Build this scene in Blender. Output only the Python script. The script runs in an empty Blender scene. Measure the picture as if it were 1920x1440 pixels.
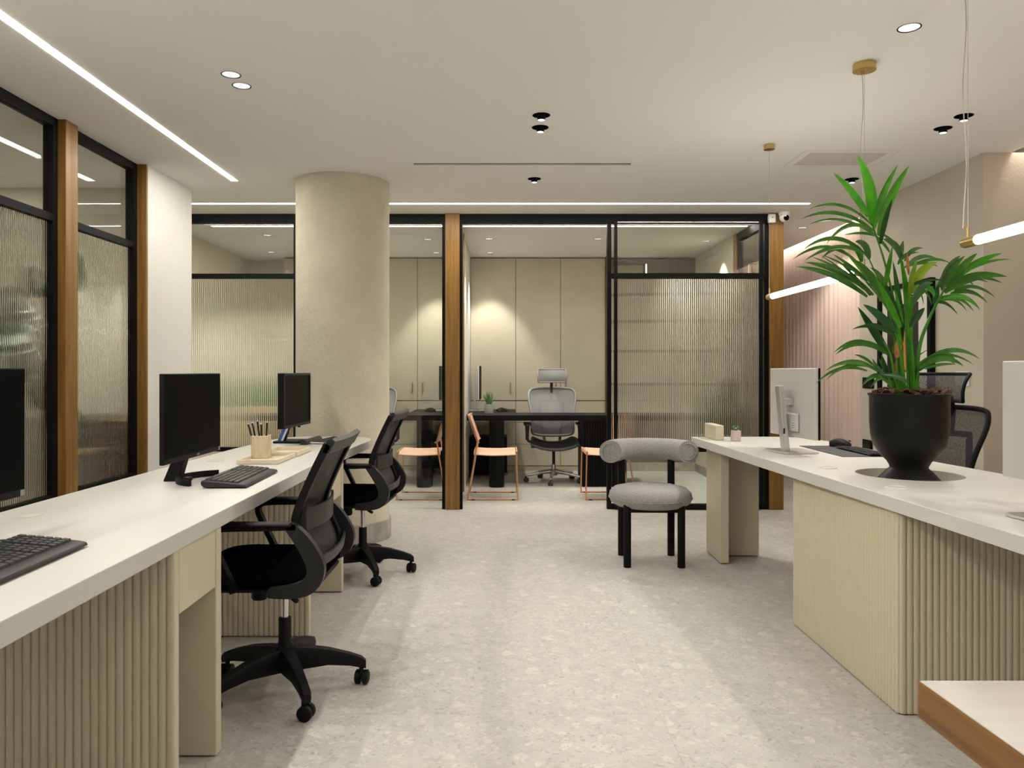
import bpy, bmesh, math, random
from mathutils import Vector, Matrix

random.seed(7)
SC = bpy.context.scene
COL = SC.collection

# ------------------------------------------------------------------ camera
CAM_Z = 1.20
cam_d = bpy.data.cameras.new('camera')
cam = bpy.data.objects.new('camera', cam_d)
COL.objects.link(cam)
cam.location = (0.0, 0.0, CAM_Z)
cam.rotation_euler = (math.radians(90), 0, 0)
cam_d.sensor_width = 36.0
cam_d.lens = 27.0
cam_d.shift_x = 19 / 1920
cam_d.shift_y = -25 / 1920
cam_d.clip_start = 0.02
SC.camera = cam

# ------------------------------------------------------------------ world, view
w = bpy.data.worlds.new('world'); SC.world = w; w.use_nodes = True
w.node_tree.nodes['Background'].inputs[0].default_value = (0.9, 0.85, 0.75, 1)
w.node_tree.nodes['Background'].inputs[1].default_value = 0.02
SC.view_settings.view_transform = 'Standard'
SC.view_settings.look = 'None'
SC.view_settings.exposure = 0.58
SC.view_settings.gamma = 1.0
SC.view_settings.use_curve_mapping = False
SC.cycles.use_denoising = True
SC.cycles.caustics_reflective = False
SC.cycles.caustics_refractive = False
SC.cycles.sample_clamp_indirect = 5.0
SC.cycles.sample_clamp_direct = 12.0
SC.cycles.max_bounces = 8
SC.cycles.use_adaptive_sampling = True
SC.cycles.adaptive_threshold = 0.05
SC.cycles.adaptive_min_samples = 16
SC.cycles.diffuse_bounces = 3
SC.cycles.glossy_bounces = 3
SC.cycles.transmission_bounces = 6
SC.cycles.transparent_max_bounces = 24

# lamp levels (watts for spots, strength for glowing strips)
WARM = (1.0, 0.96, 0.88)
DOWN_W = 11.0        # recessed downlights of the main room
SPOT_W = 36.0        # black adjustable spotlights
OFFICE_W = 46.0      # downlights in the glazed offices
STRIP_L = 38.0       # the long line over the left desk
STRIP_E = 64.0        # recessed light lines in the ceiling
TUBE_E = 17.0         # hanging light tubes
COVE_E = 9.0         # cove behind the ceiling edge above the blinds

# ------------------------------------------------------------------ helpers
W0 = {}   # world origin of things that are not turned, by object name

class MB:
    def __init__(self): self.v = []; self.f = []
    def _add(self, vs, fs):
        n = len(self.v); self.v += [tuple(p) for p in vs]
        self.f += [tuple(i + n for i in q) for q in fs]; return self
    def box(self, x0, x1, y0, y1, z0, z1):
        vs = [(x0,y0,z0),(x1,y0,z0),(x1,y1,z0),(x0,y1,z0),(x0,y0,z1),(x1,y0,z1),(x1,y1,z1),(x0,y1,z1)]
        return self._add(vs, [(0,3,2,1),(4,5,6,7),(0,1,5,4),(1,2,6,5),(2,3,7,6),(3,0,4,7)])
    def ext(self, poly, lo, hi, axis='z'):
        n = len(poly)
        def P(a, b, c):
            return (a, b, c) if axis == 'z' else ((a, c, b) if axis == 'y' else (c, a, b))
        vs = [P(a, b, lo) for a, b in poly] + [P(a, b, hi) for a, b in poly]
        fs = [tuple(range(n - 1, -1, -1)), tuple(range(n, 2 * n))]
        fs += [(i, (i + 1) % n, n + (i + 1) % n, n + i) for i in range(n)]
        return self._add(vs, fs)
    def lathe(self, prof, cx=0, cy=0, n=32, axis='z', cz=0, caps=True):
        vs = []; m = len(prof)
        for r, h in prof:
            for i in range(n):
                a = 2 * math.pi * i / n
                p = (r * math.cos(a), r * math.sin(a), h)
                if axis == 'z': vs.append((cx + p[0], cy + p[1], cz + p[2]))
                elif axis == 'y': vs.append((cx + p[0], cy + p[2], cz + p[1]))
                else: vs.append((cx + p[2], cy + p[0], cz + p[1]))
        fs = []
        for j in range(m - 1):
            for i in range(n):
                k = (i + 1) % n
                fs.append((j*n+i, j*n+k, (j+1)*n+k, (j+1)*n+i))
        if caps:
            if prof[0][0] > 1e-6: fs.append(tuple(range(n - 1, -1, -1)))
            if prof[-1][0] > 1e-6: fs.append(tuple((m-1)*n + i for i in range(n)))
        return self._add(vs, fs)
    def tube(self, pts, r, n=8, closed=False, flat=1.0):
        pts = [Vector(p) for p in pts]; m = len(pts)
        rs = r if isinstance(r, (list, tuple)) else [r] * m
        vs = []; up = None
        for i, p in enumerate(pts):
            if closed: t = pts[(i + 1) % m] - pts[i - 1]
            else: t = pts[min(i + 1, m - 1)] - pts[max(i - 1, 0)]
            t.normalize()
            if up is None:
                up = Vector((0, 0, 1)) if abs(t.z) < 0.9 else Vector((0, 1, 0))
            a = t.cross(up)
            if a.length < 1e-5: a = t.cross(Vector((1, 0, 0)))
            a.normalize(); b = a.cross(t).normalized(); up = b
            for k in range(n):
                an = 2 * math.pi * k / n
                vs.append(p + (a * math.cos(an) + b * math.sin(an) * flat) * rs[i])
        fs = []
        for i in range(m if closed else m - 1):
            j = (i + 1) % m
            for k in range(n):
                q = (k + 1) % n
                fs.append((i*n+k, i*n+q, j*n+q, j*n+k))
        if not closed:
            fs.append(tuple(range(n - 1, -1, -1))); fs.append(tuple((m-1)*n+k for k in range(n)))
        return self._add(vs, fs)
    def grid(self, rows, flip=False):
        n = len(rows[0]); vs = [p for r_ in rows for p in r_]; fs = []
        for j in range(len(rows) - 1):
            for i in range(n - 1):
                fs.append((j*n+i, j*n+i+1, (j+1)*n+i+1, (j+1)*n+i))
        return self._add(vs, fs)
    def ell(self, cx, cy, cz, rx, ry, rz, n=20, m=12, e=1.0):
        vs = []; fs = []
        def sp(c): return math.copysign(abs(c) ** e, c)
        for j in range(m + 1):
            ph = -math.pi / 2 + math.pi * j / m
            for i in range(n):
                a = 2 * math.pi * i / n
                vs.append((cx + rx * sp(math.cos(ph)) * math.cos(a), cy + ry * sp(math.cos(ph)) * math.sin(a), cz + rz * sp(math.sin(ph))))
        for j in range(m):
            for i in range(n):
                k = (i + 1) % n
                fs.append((j*n+i, j*n+k, (j+1)*n+k, (j+1)*n+i))
        return self._add(vs, fs)
    def holed(self, outer, holes, z0, z1):
        """a slab with round holes: filled top and bottom plus all its side walls"""
        bm = bmesh.new(); E = []
        loops = [outer] + holes
        for lp in loops:
            vv = [bm.verts.new((a, b, 0)) for a, b in lp]
            for i in range(len(vv)): E.append(bm.edges.new((vv[i], vv[(i + 1) % len(vv)])))
        bmesh.ops.triangle_fill(bm, use_beauty=True, edges=E)
        bm.verts.index_update()
        flat = [(v.co.x, v.co.y) for v in bm.verts]; tris = [tuple(v.index for v in fc.verts) for fc in bm.faces]
        bm.free()
        n = len(flat)
        vs = [(a, b, z0) for a, b in flat] + [(a, b, z1) for a, b in flat]
        fs = [t for t in tris] + [tuple(i + n for i in reversed(t)) for t in tris]
        s = 0
        for lp in loops:
            m = len(lp)
            for i in range(m):
                a, b = s + i, s + (i + 1) % m
                fs.append((a, b, b + n, a + n))
            s += m
        return self._add(vs, fs)
    def build(self, name, mat, parent=None, smooth=None, bev=0, world=True, seg=2, normals=True):
        me = bpy.data.meshes.new(name)
        off = W0.get(parent.name, (0, 0, 0)) if (parent is not None and world) else (0, 0, 0)
        me.from_pydata([(p[0]-off[0], p[1]-off[1], p[2]-off[2]) for p in self.v], [], self.f)
        if normals:
            bm = bmesh.new(); bm.from_mesh(me)
            bmesh.ops.recalc_face_normals(bm, faces=bm.faces[:]); bm.to_mesh(me); bm.free()
        if mat: me.materials.append(M[mat])
        if smooth is not None:
            me.shade_smooth(); me.set_sharp_from_angle(angle=math.radians(smooth))
        o = bpy.data.objects.new(name, me); COL.objects.link(o)
        if parent is not None:
            o.parent = parent
            if world: W0[o.name] = off
        if bev:
            b = o.modifiers.new('bevel', 'BEVEL'); b.width = bev; b.segments = seg; b.limit_method = 'ANGLE'
            b.angle_limit = math.radians(40); b.harden_normals = False
        return o

def tag(o, label=None, cat=None, group=None, kind=None):
    if label: o['label'] = label
    if cat: o['category'] = cat
    if group: o['group'] = group
    if kind: o['kind'] = kind
    return o

def thing(name, label, cat, loc=(0, 0, 0), rz=0.0, group=None, kind=None):
    o = bpy.data.objects.new(name, None); COL.objects.link(o)
    o.location = loc; o.rotation_euler = (0, 0, rz); o.empty_display_size = 0.1
    W0[o.name] = tuple(loc)
    return tag(o, label, cat, group, kind)

def copy_tree(o, parent=None):
    c = o.copy(); COL.objects.link(c)
    if parent is not None: c.parent = parent
    for ch in list(o.children): copy_tree(ch, c)
    return c

def spot(parent, loc, watts, deg, blend=0.35, aim=None, r=0.025, col=WARM):
    d = bpy.data.lights.new('lamp', 'SPOT'); d.energy = watts; d.color = col
    d.spot_size = math.radians(deg); d.spot_blend = blend; d.shadow_soft_size = r
    o = bpy.data.objects.new('lamp', d); COL.objects.link(o)
    off = W0.get(parent.name, (0, 0, 0))
    o.parent = parent; o.location = (loc[0]-off[0], loc[1]-off[1], loc[2]-off[2])
    if aim: o.rotation_euler = (Vector(aim) - Vector(loc)).to_track_quat('-Z', 'Y').to_euler()
    return o

def bez(p0, p1, p2, t): return p0 * (1-t)**2 + p1 * 2*t*(1-t) + p2 * t*t
def circ(cx, cy, r, n=32): return [(cx + r*math.cos(2*math.pi*i/n), cy + r*math.sin(2*math.pi*i/n)) for i in range(n)]
def rrect(x0, x1, y0, y1, r, n=6):
    out = []
    for cx, cy, a0 in ((x1-r, y1-r, 0), (x0+r, y1-r, 90), (x0+r, y0+r, 180), (x1-r, y0+r, 270)):
        for i in range(n + 1):
            a = math.radians(a0 + 90 * i / n); out.append((cx + r*math.cos(a), cy + r*math.sin(a)))
    return out
def ribbon(path, widths):
    """outline of a band of changing width along a 2-D path"""
    n = len(path); L = []; R = []
    for i, (a, b) in enumerate(path):
        p, q = path[max(i-1, 0)], path[min(i+1, n-1)]
        t = Vector((q[0]-p[0], q[1]-p[1])).normalized(); w_ = widths[i] / 2
        L.append((a - t.y*w_, b + t.x*w_)); R.append((a + t.y*w_, b - t.x*w_))
    return L + R[::-1]
def smooth_path(pts, n=6):
    """Catmull-Rom through the points"""
    P = [Vector(p) for p in pts]; out = []
    for i in range(len(P) - 1):
        a, b, c, d = P[max(i-1, 0)], P[i], P[i+1], P[min(i+2, len(P)-1)]
        for k in range(n):
            t = k / n
            out.append(0.5*((2*b) + (c-a)*t + (2*a-5*b+4*c-d)*t*t + (3*b-a-3*c+d)*t**3))
    out.append(P[-1]); return out

# ------------------------------------------------------------------ materials
M = {}
def mat(name, col, rough=0.5, metal=0.0, spec=0.5, var=0.0, scale=6.0, bump=0.0, bscale=60.0, stretch=(1,1,1), col2=None, obj=True, emit=None, es=0.0, sheen=0.0, trans=0.0):
    m = bpy.data.materials.new(name); m.use_nodes = True; nt = m.node_tree; N = nt.nodes; b = N['Principled BSDF']
    b.inputs['Base Color'].default_value = (*col, 1); b.inputs['Roughness'].default_value = rough
    b.inputs['Metallic'].default_value = metal; b.inputs['Specular IOR Level'].default_value = spec
    if sheen: b.inputs['Sheen Weight'].default_value = sheen
    if trans:
        b.inputs['Subsurface Weight'].default_value = 0.0
    if emit:
        b.inputs['Emission Color'].default_value = (*emit, 1); b.inputs['Emission Strength'].default_value = es
    geo = N.new('ShaderNodeNewGeometry'); mp = N.new('ShaderNodeMapping'); mp.inputs['Scale'].default_value = stretch
    nt.links.new(geo.outputs['Position'], mp.inputs['Vector'])
    if var or col2:
        nz = N.new('ShaderNodeTexNoise'); nz.inputs['Scale'].default_value = scale; nz.inputs['Detail'].default_value = 5; nz.inputs['Roughness'].default_value = 0.6
        nt.links.new(mp.outputs[0], nz.inputs['Vector'])
        rp = N.new('ShaderNodeValToRGB'); rp.color_ramp.elements[0].position = 0.3; rp.color_ramp.elements[1].position = 0.7
        c2 = col2 if col2 else tuple(max(0, c * (1 - var)) for c in col)
        c1 = col if col2 else tuple(min(1, c * (1 + var)) for c in col)
        rp.color_ramp.elements[0].color = (*c2, 1); rp.color_ramp.elements[1].color = (*c1, 1)
        nt.links.new(nz.outputs['Fac'], rp.inputs[0]); nt.links.new(rp.outputs[0], b.inputs['Base Color'])
    if bump:
        nb = N.new('ShaderNodeTexNoise'); nb.inputs['Scale'].default_value = bscale; nb.inputs['Detail'].default_value = 3
        nt.links.new(mp.outputs[0], nb.inputs['Vector'])
        bp = N.new('ShaderNodeBump'); bp.inputs['Strength'].default_value = bump; bp.inputs['Distance'].default_value = 0.004
        nt.links.new(nb.outputs['Fac'], bp.inputs['Height']); nt.links.new(bp.outputs[0], b.inputs['Normal'])
    M[name] = m; return m

mat('ceiling_paint', (0.91, 0.90, 0.86), 0.9, spec=0.2)
mat('white_wall', (0.82, 0.805, 0.76), 0.8, spec=0.2, var=0.02, scale=1.5)
mat('plaster', (0.65, 0.59, 0.465), 0.85, spec=0.2, var=0.08, scale=3.5, bump=1.0, bscale=42)
mat('plaster_pier', (0.60, 0.545, 0.45), 0.85, spec=0.2, var=0.03, scale=3, bump=0.35, bscale=70)
mat('beige_wall', (0.68, 0.63, 0.51), 0.8, spec=0.2, var=0.03, scale=2)
mat('cabinet_lacquer', (0.62, 0.56, 0.43), 0.55, spec=0.35, var=0.07, scale=2.2)
mat('seam', (0.16, 0.12, 0.07), 0.8)
mat('black_metal', (0.0045, 0.0045, 0.0045), 0.55, spec=0.14)
mat('cream_top', (0.56, 0.55, 0.505), 0.38, spec=0.45, var=0.015, scale=3)
mat('pale_surface', (0.50, 0.455, 0.405), 0.3, spec=0.5, var=0.05, scale=4, stretch=(1, 12, 1))
mat('cream', (0.56, 0.495, 0.365), 0.5, spec=0.4)
mat('cream_rib', (0.54, 0.475, 0.345), 0.5, spec=0.35)
mat('grommet', (0.58, 0.555, 0.49), 0.4)
mat('black_plastic', (0.0045, 0.0045, 0.005), 0.5, spec=0.16)
mat('dark_plastic', (0.013, 0.013, 0.014), 0.42, spec=0.35)
mat('charcoal_plastic', (0.022, 0.021, 0.020), 0.45, spec=0.35)
mat('black_fabric', (0.003, 0.003, 0.0034), 0.95, spec=0.0, bump=0.3, bscale=400)
mat('screen_black', (0.002, 0.002, 0.002), 0.5, spec=0.04)
mat('screen_matte', (0.006, 0.0055, 0.005), 0.5, spec=0.08)
mat('key_grey', (0.035, 0.036, 0.036), 0.42, spec=0.4)
mat('silver', (0.62, 0.62, 0.61), 0.32, metal=0.85)
mat('monitor_white', (0.62, 0.61, 0.58), 0.4, metal=0.25)
mat('chrome', (0.55, 0.55, 0.55), 0.15, metal=1.0)
mat('brass', (0.62, 0.44, 0.17), 0.3, metal=1.0)
mat('rose_gold', (0.72, 0.38, 0.22), 0.3, metal=0.9)
mat('pink_leather', (0.80, 0.50, 0.35), 0.55, spec=0.35, var=0.03, scale=12)
mat('grey_boucle', (0.42, 0.41, 0.40), 0.95, spec=0.15, col2=(0.20, 0.195, 0.20), scale=170, bump=1.0, bscale=220, sheen=0.25)
mat('grey_rim', (0.30, 0.30, 0.295), 0.5)
mat('dark_grey_plastic', (0.06, 0.06, 0.056), 0.5)
mat('seat_dark', (0.04, 0.042, 0.04), 0.85)
mat('planter_black', (0.006, 0.0056, 0.005), 0.42, spec=0.2)
mat('bark', (0.13, 0.05, 0.025), 0.9, col2=(0.05, 0.02, 0.012), scale=60, bump=0.8, bscale=90)
mat('travertine', (0.66, 0.54, 0.38), 0.6, col2=(0.52, 0.40, 0.26), scale=30, stretch=(1,1,0.35))
mat('pale_tray', (0.66, 0.58, 0.43), 0.5)
mat('pink_concrete', (0.52, 0.42, 0.37), 0.85, var=0.05, scale=60)
mat('grey_concrete', (0.45, 0.44, 0.40), 0.85, var=0.06, scale=60)
mat('succulent', (0.10, 0.24, 0.07), 0.5, var=0.2, scale=40)
mat('pad_grey', (0.055, 0.05, 0.048), 0.8)
mat('poster_dark', (0.02, 0.014, 0.014), 0.5)
mat('poster_mat', (0.80, 0.76, 0.68), 0.7)
mat('poster_orange', (0.62, 0.22, 0.06), 0.6)
mat('poster_peach', (0.75, 0.55, 0.44), 0.6)
mat('blind_pink', (0.76, 0.58, 0.51), 0.85, spec=0.2, var=0.03, scale=4)
mat('panel_brown', (0.165, 0.115, 0.085), 0.6, var=0.15, scale=5, stretch=(6,6,0.4))
mat('tan_wood', (0.50, 0.36, 0.20), 0.6, var=0.15, scale=6, stretch=(1, 1, 12))
mat('sensor_white', (0.82, 0.81, 0.77), 0.45)
mat('vent_grey', (0.70, 0.67, 0.62), 0.8)
mat('blue_label', (0.05, 0.10, 0.36), 0.4)
mat('pale_label', (0.6, 0.65, 0.72), 0.4)
mat('white_print', (0.75, 0.75, 0.72), 0.5)
mat('grey_print', (0.25, 0.25, 0.25), 0.5)
mat('white_key', (0.66, 0.65, 0.62), 0.45)
mat('stone_skirting', (0.47, 0.43, 0.37), 0.6, col2=(0.27, 0.245, 0.215), scale=9, bump=0.1)
mat('pen_black', (0.012, 0.012, 0.012), 0.3)
mat('leaf_big', (0.022, 0.15, 0.016), 0.45, var=0.3, scale=6)
mat('stem_brown', (0.09, 0.06, 0.03), 0.8)
mat('reflector', (0.75, 0.77, 0.80), 0.25, metal=0.9, emit=(0.9, 0.95, 1.0), es=0.35)
mat('lens', (0.9, 0.9, 0.9), 0.3, emit=(0.9, 0.95, 1.0), es=2.2)
mat('strip_light', (1, 1, 1), 0.5, emit=(1.0, 0.955, 0.87), es=STRIP_E)
mat('strip_light_long', (1, 1, 1), 0.5, emit=(1.0, 0.955, 0.87), es=STRIP_L)
mat('tube_light', (1, 1, 1), 0.5, emit=(1.0, 0.945, 0.86), es=TUBE_E)
mat('cove_light', (1, 1, 1), 0.5, emit=(1.0, 0.93, 0.84), es=COVE_E)
mat('niche_light', (1, 1, 1), 0.5, emit=(1.0, 0.82, 0.60), es=5.0)
mat('sheath', (0.50, 0.20, 0.05), 0.7, col2=(0.28, 0.10, 0.03), scale=30)
mat('clear_cord', (0.55, 0.50, 0.45), 0.25, metal=0.3)

for _n in ('reflector', 'lens'): M[_n].cycles.emission_sampling = 'NONE'   # glow only, the lamp inside does the lighting
def leaf_mat(name, c1, c2):
    m = mat(name, c1, 0.32, spec=0.45, col2=c2, scale=14)
    nt = m.node_tree; N = nt.nodes; b = N['Principled BSDF']; out = N['Material Output']
    tr = N.new('ShaderNodeBsdfTranslucent'); mx = N.new('ShaderNodeMixShader'); mx.inputs[0].default_value = 0.25
    rp = [n for n in N if n.type == 'VALTORGB'][0]
    nt.links.new(rp.outputs[0], tr.inputs['Color'])
    nt.links.new(b.outputs[0], mx.inputs[1]); nt.links.new(tr.outputs[0], mx.inputs[2]); nt.links.new(mx.outputs[0], out.inputs['Surface'])
leaf_mat('leaf_b', (0.075, 0.34, 0.012), (0.035, 0.19, 0.008))
leaf_mat('leaf_m', (0.060, 0.20, 0.020), (0.030, 0.11, 0.012))
leaf_mat('leaf_g', (0.080, 0.17, 0.060), (0.045, 0.11, 0.035))
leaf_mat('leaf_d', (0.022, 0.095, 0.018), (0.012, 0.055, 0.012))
leaf_mat('leaf_y', (0.33, 0.42, 0.020), (0.13, 0.30, 0.015))

def wood(name, c1, c2, axis=2, rough=0.45):
    m = bpy.data.materials.new(name); m.use_nodes = True; nt = m.node_tree; N = nt.nodes; b = N['Principled BSDF']
    geo = N.new('ShaderNodeNewGeometry'); mp = N.new('ShaderNodeMapping')
    s = [22, 22, 22]; s[axis] = 1.1; mp.inputs['Scale'].default_value = s
    nz = N.new('ShaderNodeTexNoise'); nz.inputs['Scale'].default_value = 1.6; nz.inputs['Detail'].default_value = 8; nz.inputs['Distortion'].default_value = 0.6
    s2 = [190, 190, 190]; s2[axis] = 5
    mp2 = N.new('ShaderNodeMapping'); mp2.inputs['Scale'].default_value = s2
    n2 = N.new('ShaderNodeTexNoise'); n2.inputs['Scale'].default_value = 1.0; n2.inputs['Detail'].default_value = 3
    rp = N.new('ShaderNodeValToRGB'); rp.color_ramp.elements[0].position = 0.32; rp.color_ramp.elements[1].position = 0.68
    rp.color_ramp.elements[0].color = (*c2, 1); rp.color_ramp.elements[1].color = (*c1, 1)
    mx = N.new('ShaderNodeMix'); mx.data_type = 'RGBA'; mx.blend_type = 'MULTIPLY'; mx.inputs[0].default_value = 0.35
    L = nt.links.new
    L(geo.outputs['Position'], mp.inputs[0]); L(geo.outputs['Position'], mp2.inputs[0]); L(mp.outputs[0], nz.inputs[0]); L(mp2.outputs[0], n2.inputs[0])
    L(nz.outputs['Fac'], rp.inputs[0]); L(rp.outputs[0], mx.inputs[6]); L(n2.outputs['Fac'], mx.inputs[7]); L(mx.outputs[2], b.inputs['Base Color'])
    b.inputs['Roughness'].default_value = rough
    bp = N.new('ShaderNodeBump'); bp.inputs['Strength'].default_value = 0.12; bp.inputs['Distance'].default_value = 0.002
    L(n2.outputs['Fac'], bp.inputs['Height']); L(bp.outputs[0], b.inputs['Normal'])
    M[name] = m
wood('oak', (0.35, 0.180, 0.036), (0.20, 0.092, 0.014))
wood('oak_table', (0.30, 0.145, 0.035), (0.17, 0.075, 0.016), axis=1, rough=0.4)

def stone_floor():
    m = bpy.data.materials.new('stone_tile'); m.use_nodes = True; nt = m.node_tree; N = nt.nodes; b = N['Principled BSDF']; L = nt.links.new
    geo = N.new('ShaderNodeNewGeometry'); oi = N.new('ShaderNodeObjectInfo')
    cb = N.new('ShaderNodeCombineXYZ'); mul = N.new('ShaderNodeMath'); mul.operation = 'MULTIPLY'; mul.inputs[1].default_value = 37.0
    L(oi.outputs['Random'], mul.inputs[0]); L(mul.outputs[0], cb.inputs[2])
    ad = N.new('ShaderNodeVectorMath'); ad.operation = 'ADD'; L(geo.outputs['Position'], ad.inputs[0]); L(cb.outputs[0], ad.inputs[1])
    # gentle warp so the pebbles are not round
    wn = N.new('ShaderNodeTexNoise'); wn.inputs['Scale'].default_value = 9; L(ad.outputs[0], wn.inputs[0])
    sc = N.new('ShaderNodeVectorMath'); sc.operation = 'SCALE'; sc.inputs['Scale'].default_value = 0.09; L(wn.outputs['Color'], sc.inputs[0])
    wv = N.new('ShaderNodeVectorMath'); wv.operation = 'ADD'; L(ad.outputs[0], wv.inputs[0]); L(sc.outputs[0], wv.inputs[1])
    base = N.new('ShaderNodeTexNoise'); base.inputs['Scale'].default_value = 14; base.inputs['Detail'].default_value = 8; L(ad.outputs[0], base.inputs[0])
    cur = None
    br = N.new('ShaderNodeValToRGB'); br.color_ramp.elements[0].position = 0.35; br.color_ramp.elements[1].position = 0.7
    br.color_ramp.elements[0].color = (0.44, 0.42, 0.38, 1); br.color_ramp.elements[1].color = (0.51, 0.49, 0.445, 1)
    L(base.outputs['Fac'], br.inputs[0]); cur = br.outputs[0]
    for scale, thr, strength, lo, hi in ((32, 0.48, 0.7, (0.40, 0.38, 0.34), (0.60, 0.575, 0.52)), (16, 0.44, 0.6, (0.43, 0.41, 0.37), (0.63, 0.605, 0.55)), (80, 0.55, 0.65, (0.30, 0.28, 0.245), (0.60, 0.57, 0.51))):
        v = N.new('ShaderNodeTexVoronoi'); v.inputs['Scale'].default_value = scale; L(wv.outputs[0], v.inputs['Vector'])
        sep = N.new('ShaderNodeSeparateColor'); L(v.outputs['Color'], sep.inputs[0])
        cr = N.new('ShaderNodeValToRGB'); cr.color_ramp.elements[0].color = (*lo, 1); cr.color_ramp.elements[1].color = (*hi, 1); L(sep.outputs[0], cr.inputs[0])
        # pebble radius differs from cell to cell, some cells hold none
        r1 = N.new('ShaderNodeMath'); r1.operation = 'MULTIPLY'; r1.inputs[1].default_value = thr * 1.25; L(sep.outputs[1], r1.inputs[0])
        d1 = N.new('ShaderNodeMath'); d1.operation = 'SUBTRACT'; L(r1.outputs[0], d1.inputs[0]); L(v.outputs['Distance'], d1.inputs[1])
        mr = N.new('ShaderNodeMapRange'); mr.inputs['From Min'].default_value = 0.0; mr.inputs['From Max'].default_value = 0.05; mr.inputs['To Max'].default_value = strength; L(d1.outputs[0], mr.inputs[0])
        mx = N.new('ShaderNodeMix'); mx.data_type = 'RGBA'; L(mr.outputs[0], mx.inputs[0]); L(cur, mx.inputs[6]); L(cr.outputs[0], mx.inputs[7]); cur = mx.outputs[2]
    L(cur, b.inputs['Base Color']); b.inputs['Roughness'].default_value = 0.48; b.inputs['Specular IOR Level'].default_value = 0.35
    M['stone_tile'] = m
stone_floor()
mat('grout', (0.50, 0.475, 0.42), 0.9)

def clear_glass(name, tint, r=0.0):
    m = bpy.data.materials.new(name); m.use_nodes = True; nt = m.node_tree; N = nt.nodes; L = nt.links.new
    for n in list(N):
        if n.type == 'BSDF_PRINCIPLED': N.remove(n)
    out = N['Material Output']; t = N.new('ShaderNodeBsdfTransparent'); t.inputs[0].default_value = (*tint, 1)
    g = N.new('ShaderNodeBsdfGlossy'); g.inputs['Roughness'].default_value = r
    # Schlick reflectance from the angle between view and surface, the same for both faces of the pane
    ge = N.new('ShaderNodeNewGeometry'); dt = N.new('ShaderNodeVectorMath'); dt.operation = 'DOT_PRODUCT'
    L(ge.outputs['Normal'], dt.inputs[0]); L(ge.outputs['Incoming'], dt.inputs[1])
    ab = N.new('ShaderNodeMath'); ab.operation = 'ABSOLUTE'; L(dt.outputs['Value'], ab.inputs[0])
    iv = N.new('ShaderNodeMath'); iv.operation = 'SUBTRACT'; iv.inputs[0].default_value = 1.0; L(ab.outputs[0], iv.inputs[1])
    pw = N.new('ShaderNodeMath'); pw.operation = 'POWER'; pw.inputs[1].default_value = 5.0; L(iv.outputs[0], pw.inputs[0])
    fr = N.new('ShaderNodeMath'); fr.operation = 'MULTIPLY_ADD'; fr.inputs[1].default_value = 0.96; fr.inputs[2].default_value = 0.04; L(pw.outputs[0], fr.inputs[0])
    mx = N.new('ShaderNodeMixShader'); L(fr.outputs[0], mx.inputs[0]); L(t.outputs[0], mx.inputs[1]); L(g.outputs[0], mx.inputs[2]); L(mx.outputs[0], out.inputs[0])
    M[name] = m
clear_glass('glass_clear', (0.97, 0.985, 0.965))
def fluted_glass():
    m = bpy.data.materials.new('glass_fluted'); m.use_nodes = True; nt = m.node_tree; N = nt.nodes; L = nt.links.new
    for n in list(N):
        if n.type == 'BSDF_PRINCIPLED': N.remove(n)
    g = N.new('ShaderNodeBsdfGlass'); g.inputs['Color'].default_value = (0.97, 0.985, 0.96, 1); g.inputs['Roughness'].default_value = 0.0; g.inputs['IOR'].default_value = 1.5
    L(g.outputs[0], N['Material Output'].inputs[0]); M['glass_fluted'] = m
fluted_glass()
def mesh_fabric(name, col, hole, scale):
    """woven chair mesh: fine see-through holes between the threads"""
    m = bpy.data.materials.new(name); m.use_nodes = True; nt = m.node_tree; N = nt.nodes; L = nt.links.new; b = N['Principled BSDF']
    b.inputs['Base Color'].default_value = (*col, 1); b.inputs['Roughness'].default_value = 0.8
    tc = N.new('ShaderNodeTexCoord'); v = N.new('ShaderNodeTexVoronoi'); v.inputs['Scale'].default_value = scale; L(tc.outputs['Object'], v.inputs['Vector'])
    mr = N.new('ShaderNodeMapRange'); mr.inputs['From Min'].default_value = 0.30; mr.inputs['From Max'].default_value = 0.45; mr.inputs['To Min'].default_value = hole; mr.inputs['To Max'].default_value = 0.0
    L(v.outputs['Distance'], mr.inputs[0])
    t = N.new('ShaderNodeBsdfTransparent'); mx = N.new('ShaderNodeMixShader'); L(mr.outputs[0], mx.inputs[0]); L(b.outputs[0], mx.inputs[1]); L(t.outputs[0], mx.inputs[2]); L(mx.outputs[0], N['Material Output'].inputs[0])
    M[name] = m
mesh_fabric('mesh_black', (0.006, 0.0055, 0.006), 0.22, 600)
mesh_fabric('mesh_grey', (0.24, 0.245, 0.25), 0.5, 600)
mesh_fabric('mesh_charcoal', (0.012, 0.012, 0.013), 0.85, 700)

# ================================================================== SETTING
H = 2.557            # ceiling height
YP = 6.646           # front of the glazed office partition
def struct(o, label, cat): return tag(o, label, cat, kind='structure')

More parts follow.
